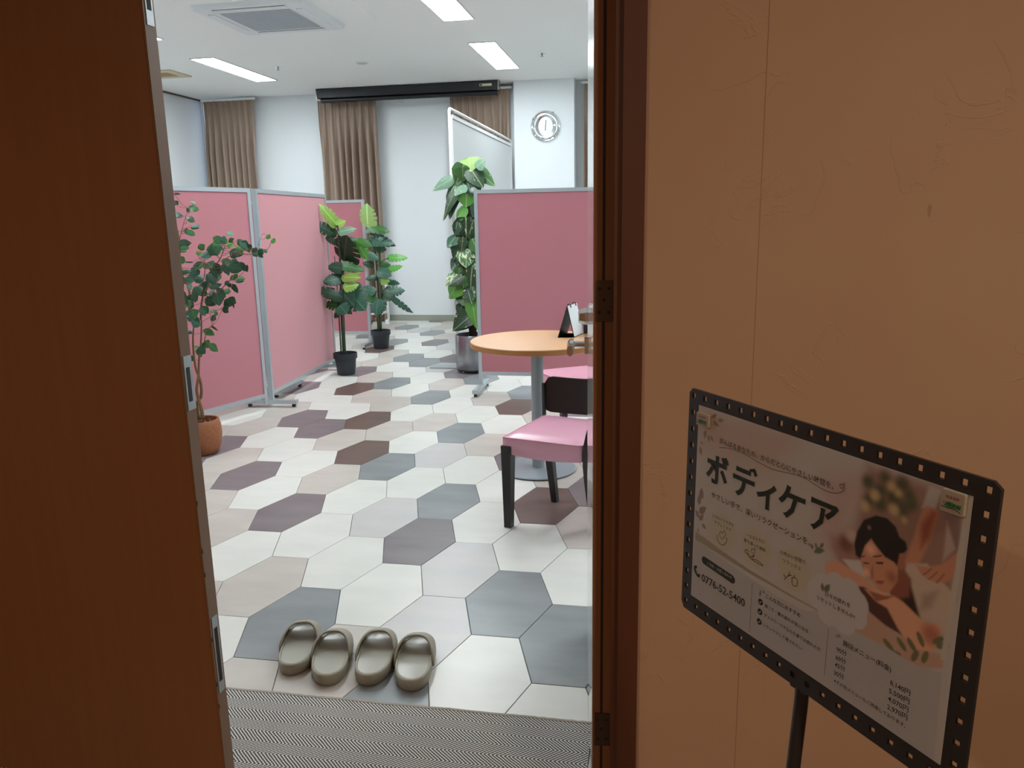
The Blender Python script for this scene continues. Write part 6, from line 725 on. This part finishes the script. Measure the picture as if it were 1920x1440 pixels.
# ------------------------------------------------------------------ slippers
def slipper(lab, heel, toe, mirror):
    h = Vector((*heel, 0)); d = Vector((*toe, 0))-h; L = .272; rz = math.atan2(d.y, d.x)-PI/2
    t = empty('slipper', h, rz, label=lab, cat='slipper', group='khaki foam slippers on the tiles by the mat')
    mx_ = -1 if mirror else 1
    def hw(y):   # half width along the length
        u = max(0, min(1, y/L))
        return (.049+.009*math.sin(min(1, u*1.25)*PI*.75))*math.sqrt(max(0, 1-abs(2*u-1)**4.8)) if 0 < u < 1 else .0
    def cen(y): return mx_*.006*math.sin((y/L-.2)*PI)
    ys = [0, .003, .010, .022, .04, .065, .09, .12, .15, .18, .205, .225, .245, .258, .267, .2715]
    ys[0] = .0006
    # sole with raised rim and sunken footbed
    b_ = bmesh.new(); rings = []
    prof = [(.82, .002), (.95, .0), (1.0, .008), (1.04, .024), (1.02, .038), (.96, .0425), (.90, .0405), (.875, .033)]
    pts = [(1, y) for y in ys]+[(-1, y) for y in ys[::-1]]
    for k_, z in prof:
        ring = []
        for s, y in pts:
            yy = L/2+(y-L/2)*(k_ if k_ < 1 else 1+(k_-1)*.5); rise = .010*max(0, (y/L-.75)/.25)**2
            ring.append(b_.verts.new((cen(y)+s*hw(y)*k_, yy, z+rise)))
        rings.append(ring)
    n = len(pts)
    for a, c in zip(rings, rings[1:]):
        for i in range(n): b_.faces.new((a[i], a[(i+1) % n], c[(i+1) % n], c[i]))
    b_.faces.new(rings[0][::-1]); obj('sole', b_, m_slip, t, smooth='all')
    b_ = bmesh.new(); rr = []
    for y in ys:
        yy = L/2+(y-L/2)*.88; rise = .010*max(0, (y/L-.75)/.25)**2
        rr.append([b_.verts.new((cen(y)+s*hw(y)*.89, yy, .0325+rise+.003*abs(s)**2)) for s in (-1, -.5, 0, .5, 1)])
    for a, c in zip(rr, rr[1:]):
        for i in range(4): b_.faces.new((a[i], a[i+1], c[i+1], c[i]))
    obj('footbed', b_, m_slipin, t, smooth='all')
    # upper band
    b_ = bmesh.new(); nt_ = 20; ns = 9; G = [[], []]
    for side in (0, 1):
        for j in range(ns+1):
            s = j/ns; row = []
            for i in range(nt_+1):
                th_ = PI*i/nt_; c, sn = math.cos(th_), math.sin(th_)
                y0 = .112+.078*sn**1.5; y1 = .222+.020*sn; y = y0+(y1-y0)*s
                R_ = hw(y)*(1.10 if side == 0 else .99)+.002; hh = (.066-.024*s**1.3)-(.006 if side else 0)
                cs = math.copysign(abs(c)**.72, c)
                z = .022+hh*abs(sn)**.62 + .010*max(0, (y/L-.75)/.25)**2
                row.append(b_.verts.new((cen(y)+cs*R_, y, z)))
            G[side].append(row)
    for g in G:
        for j in range(ns):
            for i in range(nt_): b_.faces.new((g[j][i], g[j][i+1], g[j+1][i+1], g[j+1][i]))
    for i in range(nt_):
        for j in (0, ns): b_.faces.new((G[0][j][i], G[0][j][i+1], G[1][j][i+1], G[1][j][i]))
    for j in range(ns):
        for i in (0, nt_): b_.faces.new((G[0][j][i], G[0][j+1][i], G[1][j+1][i], G[1][j][i]))
    obj('upper_band', b_, m_slip, t, smooth='all')
    return t
slipper('khaki foam slipper, leftmost of four, heel furthest from the mat', (-1.114, 2.080), (-1.191, 2.340), False)
slipper('khaki foam slipper second from left, touching the leftmost one', (-.985, 2.040), (-1.045, 2.304), True)
slipper('khaki foam slipper third from left, starting the right pair', (-.849, 2.062), (-.908, 2.326), False)
slipper('khaki foam slipper, rightmost of four', (-.716, 2.052), (-.756, 2.320), True)
# ------------------------------------------------------------------ door mat
def mat_cloth():
    m = mat('herringbone mat', (120, 114, 106), .95); nt, b = nodes(m); L = nt.links.new
    def M_(op, a=None, bb=None, c=None):
        n = nt.nodes.new('ShaderNodeMath'); n.operation = op
        for i, v in enumerate((a, bb, c)):
            if v is None: continue
            if isinstance(v, (int, float)): n.inputs[i].default_value = v
            else: L(v, n.inputs[i])
        return n.outputs[0]
    tc = nt.nodes.new('ShaderNodeTexCoord'); sx = nt.nodes.new('ShaderNodeSeparateXYZ'); L(tc.outputs['Object'], sx.inputs[0])
    wob = nt.nodes.new('ShaderNodeTexNoise'); wob.inputs['Scale'].default_value = 25; L(tc.outputs['Object'], wob.inputs['Vector'])
    x = M_('MULTIPLY_ADD', wob.outputs['Fac'], .004, sx.outputs[0]); y = M_('MULTIPLY_ADD', wob.outputs['Fac'], .003, sx.outputs[1])
    band = .044
    tri = M_('PINGPONG', y, band)                      # 0..band..0
    ph = M_('ADD', x, M_('MULTIPLY', tri, 1.15))
    st = M_('FRACT', M_('MULTIPLY', ph, 1/.0112))
    sq = M_('GREATER_THAN', st, .46)
    fine = M_('FRACT', M_('MULTIPLY', y, 1/.0058)); f2 = M_('GREATER_THAN', fine, .35)
    mask = M_('MULTIPLY', sq, M_('MULTIPLY_ADD', f2, .45, .55))
    hv = nt.nodes.new('ShaderNodeTexNoise'); hv.inputs['Scale'].default_value = 9; L(tc.outputs['Object'], hv.inputs['Vector'])
    mx = nt.nodes.new('ShaderNodeMix'); mx.data_type = 'RGBA'; mx.inputs[6].default_value = (*lin((56, 55, 57)), 1); L(mask, mx.inputs[0])
    m2 = nt.nodes.new('ShaderNodeMix'); m2.data_type = 'RGBA'; m2.inputs[6].default_value = (*lin((212, 211, 209)), 1); m2.inputs[7].default_value = (*lin((216, 208, 196)), 1); L(hv.outputs['Fac'], m2.inputs[0]); L(m2.outputs[2], mx.inputs[7])
    L(mx.outputs[2], b.inputs['Base Color'])
    bp = nt.nodes.new('ShaderNodeBump'); bp.inputs['Strength'].default_value = .8; bp.inputs['Distance'].default_value = .002; L(mask, bp.inputs['Height']); L(bp.outputs['Normal'], b.inputs['Normal'])
    return m
t = empty('door_mat', (-.95, 1.50, .0005), label='grey herringbone woven door mat across the doorway', cat='mat')
obj('woven_cloth', B(-.90, .80, -.48, .48, 0, .0055), mat_cloth(), t)
b_ = bmesh.new(); rr = []
for i in range(121):
    x = -.90+1.70*i/120; w_ = .003*noise.noise(Vector((x*9, 0, 0)))
    rr.append([b_.verts.new((x, .478+dy+w_, z)) for dy, z in ((0, .0004), (0, .0066), (.009+.003*noise.noise(Vector((x*60, 3, 0))), .0062), (.012+.004*noise.noise(Vector((x*80, 7, 0))), .0004))])
for a, c in zip(rr, rr[1:]):
    for i in range(3): b_.faces.new((a[i], a[i+1], c[i+1], c[i]))
obj('frayed_edge', b_, mat('frayed pale yarn', (150, 142, 130), .95, noise_amt=.3, nscale=300), t)
# ------------------------------------------------------------------ sign on its stand
SB = Vector((.0617, 1.1692, 1.1552)); SR = -.9542
t = empty('sign_stand', (SB.x, SB.y, 0), SR, label='dark film-strip framed poster sign on a thin pole stand by the wall', cat='sign')
SX = Vector((.5782, -.8158, -.0099)).normalized(); SY = Vector((.8158, .5783, -.0049)).normalized(); SZ = SX.cross(SY).normalized(); SY = SZ.cross(SX)
SM = Matrix.Translation(SB) @ Matrix((SX, SY, SZ)).transposed().to_4x4() @ Matrix.Translation((0, 0, -SB.z))
t.matrix_world = SM
px_, pz_ = .0254, .0257; ZT = SB.z
nx, nz = 18, 13
# plate with real square perforations: grid of strips around each hole
b_ = bmesh.new(); hs = .0040; th_ = .0045
x0, x1, z1_, z0_ = -.0102, nx*px_+.0127, .0105, -nz*pz_-.0140
def plate_grid(xs, zs, hole):
    vg = {}
    for sd in (0, 1):
        for i, x in enumerate(xs):
            for j, z in enumerate(zs): vg[(i, j, sd)] = (x, th_*sd, ZT+z)
    vt = {}
    def V(i, j, s):
        k = (i, j, s)
        if k not in vt: vt[k] = b_.verts.new(vg[k])
        return vt[k]
    cells = {(i, j) for i in range(len(xs)-1) for j in range(len(zs)-1) if not hole(i, j)}
    for i, j in cells:
        b_.faces.new((V(i, j, 0), V(i+1, j, 0), V(i+1, j+1, 0), V(i, j+1, 0))); b_.faces.new((V(i, j, 1), V(i, j+1, 1), V(i+1, j+1, 1), V(i+1, j, 1)))
        for di, dj, a, c in ((-1, 0, (i, j), (i, j+1)), (1, 0, (i+1, j), (i+1, j+1)), (0, -1, (i, j), (i+1, j)), (0, 1, (i, j+1), (i+1, j+1))):
            if (i+di, j+dj) not in cells: b_.faces.new((V(*a, 0), V(*c, 0), V(*c, 1), V(*a, 1)))
xs = [x0]; [xs.extend((i*px_-hs, i*px_+hs)) for i in range(nx+1)]; xs.append(x1)
zs = [z0_]; [zs.extend((-(nz-j)*pz_-hs*1.02, -(nz-j)*pz_+hs*1.02)) for j in range(nz+1)]; zs.append(z1_)
def hole(i, j):
    if i % 2 == 1 and j % 2 == 1:
        a, c = i//2, j//2
        return a in (0, nx) or c in (0, nz)
    return False
plate_grid(xs, zs, hole)
R_ = .010
for v in b_.verts:   # rounded outer corners
    for sx, xx in ((-1, x0), (1, x1)):
        for sz, zz in ((-1, z0_), (1, z1_)):
            if abs(v.co.x-xx) < 1e-5 and abs(v.co.z-ZT-zz) < 1e-5: v.co.x -= sx*R_*.36; v.co.z -= sz*R_*.36
            elif abs(v.co.x-xx) < 1e-5 and abs(v.co.z-ZT-zz) < .0125 and abs(v.co.z-ZT-zz) > .001: pass
obj('frame_plate', b_, m_sign, t)
# pole, socket, base
pc = 9.28*px_
b_ = bmesh.new(); lean = -.11
tube(b_, [(pc, .013, ZT-.335), (pc, .012, ZT-.38), (pc-.0, .013-.04, .05), (pc, .013-.045, .012)], .0092, 14); obj('pole', b_, m_sign, t, smooth=True)
obj('socket', B(pc-.014, pc+.014, th_, th_+.018, ZT-.355, ZT-.30), m_sign, t, bevel=.002)
b_ = bmesh.new(); lathe(b_, [(.135, 0), (.138, .004), (.130, .010), (.02, .014)], 40, o=(pc, -.03, 0)); obj('base_disc', b_, m_sign, t, smooth=True)
# printed sheet: raster of soft shapes baked into vertex colours of a flat grid
PX0, PX1, PZ0, PZ1 = .0137, .4435, -.3185, -.0112
NX, NZ = 300, 215
gx = np.linspace(PX0, PX1, NX+1); gz = np.linspace(PZ0, PZ1, NZ+1)
X, Z = np.meshgrid(gx, gz)
def nlin(c): return np.array(lin(c))
ref = nlin((116, 92, 80)); ALB = .58
img = np.ones(X.shape+(3,))*(nlin((112, 90, 79))/ref*ALB)
def sdf(pts):
    P = np.array(pts).reshape(-1, 2); d = np.full(X.shape, 1e9); ins = np.zeros(X.shape, bool)
    for i in range(len(P)):
        a, c = P[i], P[(i+1) % len(P)]; e_ = c-a; wx, wz = X-a[0], Z-a[1]
        tt = np.clip((wx*e_[0]+wz*e_[1])/max(1e-12, e_@e_), 0, 1)
        d = np.minimum(d, (wx-tt*e_[0])**2+(wz-tt*e_[1])**2)
        cond = (a[1] > Z) != (c[1] > Z)
        with np.errstate(divide='ignore', invalid='ignore'): xi = (c[0]-a[0])*(Z-a[1])/((c[1]-a[1]) if abs(c[1]-a[1]) > 1e-9 else 1e-9)+a[0]
        ins ^= cond & (X < xi)
    return np.sqrt(d)*np.where(ins, -1, 1)
for pts, col, fe in PAINT:
    s_ = sdf(pts); fe = max(fe, .0007); al = np.clip(.5-s_/(2*fe), 0, 1); al = al*al*(3-2*al)
    cc_ = np.clip(nlin(col)/ref*ALB, 0, 1); img = img*(1-al[..., None])+cc_*al[..., None]
img = img*.82+img.mean(axis=2, keepdims=True)*.18; img = np.clip(img*np.array((1, .90, .79)), 0, 1)
ver = np.stack([X.ravel(), np.full(X.size, -.0008), Z.ravel()+ZT], 1)
ii = np.arange(NX*NZ); r_, c_ = ii//NX, ii % NX; v0 = r_*(NX+1)+c_
fc = np.stack([v0, v0+1, v0+NX+2, v0+NX+1], 1)
me = bpy.data.meshes.new('poster_print'); me.from_pydata(ver.tolist(), [], fc.tolist())
ca = me.color_attributes.new('print', 'FLOAT_COLOR', 'POINT'); ca.data.foreach_set('color', np.concatenate([img.reshape(-1, 3), np.ones((X.size, 1))], 1).ravel().astype(np.float32))
m_print = mat('printed sheet', (200, 190, 180), .42); nt, b = nodes(m_print); at_ = nt.nodes.new('ShaderNodeAttribute'); at_.attribute_name = 'print'; nt.links.new(at_.outputs['Color'], b.inputs['Base Color'])
po_ = link('poster_print', me, m_print, t)
obj('poster_sheet', B(PX0, PX1, -.0006, -.0001, ZT+PZ0, ZT+PZ1), mat('white paper', (196, 190, 182), .5), t)
INK = {'ink': mat('dark ink', (34, 30, 24), .5), 'brown': mat('brown ink', (82, 52, 40), .5), 'green': mat('dark green ink', (34, 38, 22), .5), 'white': mat('white ink', (190, 186, 176), .5),
       'red': mat('red ink', (150, 66, 48), .5), 'logo': mat('green logo ink', (62, 128, 70), .5)}
def text_mesh(s, bold):
    cu = bpy.data.curves.new('t', 'FONT'); cu.body = s; cu.size = 1; cu.offset = bold; cu.resolution_u = 2
    o = bpy.data.objects.new('t', cu); C.objects.link(o); dg = bpy.context.evaluated_depsgraph_get(); me = bpy.data.meshes.new_from_object(o.evaluated_get(dg))
    bpy.data.objects.remove(o); bpy.data.curves.remove(cu); return me
def lettering(items, y, par, nm='lettering'):
    bm = bmesh.new(); used = []
    for s, ax_, az_, bx2, bz2, col, bold in items:
        me = text_mesh(s, bold); co_ = np.array([v.co[:2] for v in me.vertices])
        if len(co_) == 0: continue
        w0 = co_[:, 0].max()-co_[:, 0].min(); L_ = math.hypot(bx2-ax_, bz2-az_); k = L_/w0; ang = math.atan2(bz2-az_, bx2-ax_); mn = co_[:, 0].min()
        if len(s) == 1 and s in 'ボディケア': k = .046/.92 if s != 'ィ' else .046/.92; w_ = w0*k; ax_ = (ax_+bx2)/2-w_/2; yc = (co_[:, 1].max()+co_[:, 1].min())/2*k; az_ = az_+.017-yc
        if col not in used: used.append(col)
        base = len(bm.verts); n0 = len(bm.faces); bm.from_mesh(me); bm.verts.ensure_lookup_table(); bm.faces.ensure_lookup_table()
        for v in bm.verts[base:]:
            u, v_ = (v.co.x-mn)*k, v.co.y*k; v.co = Vector((ax_+u*math.cos(ang)-v_*math.sin(ang), y, ZT+az_+u*math.sin(ang)+v_*math.cos(ang)))
        for f in bm.faces[n0:]: f.material_index = used.index(col)
        bpy.data.meshes.remove(me)
    me = bpy.data.meshes.new(nm); bm.to_mesh(me); bm.free()
    for c in used: me.materials.append(INK[c])
    return link(nm, me, None, par)
lettering([i for i in TEXT if len(i[0]) == 1], -.0014, po_, 'headline')
for it in TEXT:
    if len(it[0]) > 1 and it[5] != 'white': lettering([it], -.0014, po_)
(pa, pb) = PILL; bm = bmesh.new(); n = 10; d_ = Vector((pb[0]-pa[0], pb[1]-pa[1])).normalized(); nr = Vector((-d_.y, d_.x)); rr_ = .0062
pts = [Vector(pa)-d_*rr_*math.sin(PI*i/n)+nr*rr_*math.cos(PI*i/n) for i in range(n+1)]+[Vector(pb)+d_*rr_*math.sin(PI*i/n)-nr*rr_*math.cos(PI*i/n) for i in range(n+1)]
bm.faces.new([bm.verts.new((p.x, -.0012, ZT+p.y)) for p in pts]); obj('green_button', bm, INK['green'], po_)
lettering([i for i in TEXT if i[5] == 'white'], -.0016, po_)
bm = bmesh.new(); mi_ = []
for pts, w_, col in LINE:
    sm = smooth_line([(p[0], p[1], 0) for p in pts], 4) if len(pts) > 3 else [Vector((p[0], p[1], 0)) for p in pts]; prev = None
    for i, p in enumerate(sm):
        d_ = (sm[min(i+1, len(sm)-1)]-sm[max(i-1, 0)]).normalized(); nr = Vector((-d_.y, d_.x, 0))*w_
        cur = (bm.verts.new((p.x+nr.x, -.0013, ZT+p.y+nr.y)), bm.verts.new((p.x-nr.x, -.0013, ZT+p.y-nr.y)))
        if prev: f = bm.faces.new((prev[0], prev[1], cur[1], cur[0])); f.material_index = 0 if col == 'brown' else 1
        prev = cur
for c_ in CHECK:
    v = [bm.verts.new((c_[0]+.0046*math.cos(i*PI/8), -.0013, ZT+c_[1]+.0046*math.sin(i*PI/8))) for i in range(16)]; bm.faces.new(v).material_index = 1
o = obj('line_drawings', bm, INK['brown'], po_, kind='stuff'); o.data.materials.append(INK['ink'])
bm = bmesh.new()
for c_ in CHECK:
    for (a0, b0), (a1, b1) in (((-.0022, .0), (-.0006, -.002)), ((-.0006, -.002), (.0024, .0022))):
        d_ = Vector((a1-a0, b1-b0)).normalized(); nr = Vector((-d_.y, d_.x))*.0005
        bm.faces.new([bm.verts.new((c_[0]+p.x, -.0016, ZT+c_[1]+p.y)) for p in (Vector((a0, b0))+nr, Vector((a0, b0))-nr, Vector((a1, b1))-nr, Vector((a1, b1))+nr)])
obj('check_marks', bm, INK['white'], po_)
# magnets with the shop logo
for k, ((ax_, az_), (bx2, bz2)) in enumerate(MAG):
    x_0, x_1, z_0, z_1 = min(ax_, bx2), max(ax_, bx2), min(az_, bz2), max(az_, bz2)
    mg = empty('sign_magnet', (SB.x, SB.y, 0), SR, label='small square logo magnet at the top %s corner of the poster' % ('left', 'right')[k], cat='magnet', group='logo magnets'); mg.matrix_world = SM
    bm = bmesh.new(); pl = prism(bm, rrect(x_0, x_1, z_0, z_1, .002, 3), 0, .0045, Matrix(((1, 0, 0, 0), (0, 0, -1, -.0018), (0, 1, 0, ZT), (0, 0, 0, 1)))); obj('tile_body', bm, m_mag, mg, bevel=.0004)
    W = x_1-x_0; Hh = z_1-z_0; yy = -.0068
    bm = bmesh.new()
    top_ = [(x_0+W*(.30+.60*i/8), z_0+Hh*(.50+.02*math.sin(i*.9))) for i in range(9)]; bo = [(x_0+W*(.88-.68*i/8), z_0+Hh*(.29+.03*math.sin(i*.8))) for i in range(9)]
    bm.faces.new([bm.verts.new((a, yy, ZT+c)) for a, c in top_+bo]); obj('logo_block', bm, INK['logo'], mg)
    lettering([('リライム', x_0+W*.16, z_0+Hh*.32, x_0+W*.86, z_0+Hh*.32, 'green', .02), ('味楽思夢', x_0+W*.24, z_0+Hh*.66, x_0+W*.80, z_0+Hh*.66, 'red', .01)], yy-.0003, mg)
    bm = bmesh.new(); prev = None
    for i in range(13):
        a = x_0+W*(.08+.82*i/12); c = z_0+Hh*(.25-.02*math.sin(i*.55)-(.07*max(0, i-8)/4)); cur = (bm.verts.new((a, yy-.0003, ZT+c+.0005)), bm.verts.new((a, yy-.0003, ZT+c-.0004)))
        if prev: bm.faces.new((prev[0], prev[1], cur[1], cur[0]))
        prev = cur
    obj('logo_underline', bm, INK['green'], mg)
# ------------------------------------------------------------------ corridor downlights (warm)
for x, y, k, lab in ((.95, -.35, 1., 'warm round corridor downlight to the right behind the camera'), (-1.3, -1.3, 1., 'warm round corridor downlight to the left behind the camera')):
    t = empty('downlight', (x, y, 2.55), label=lab, cat='light', group='corridor downlights')
    b_ = bmesh.new(); lathe(b_, [(.085, 0), (.085, -.006), (.068, -.008), (.066, -.001)], 28, cap0=False, cap1=False); obj('trim_ring', b_, m_wtrim, t, smooth=True)
    b_ = bmesh.new(); lathe(b_, [(.065, -.003), (.060, -.004)], 28); obj('lit_lens', b_, m_warm, t)
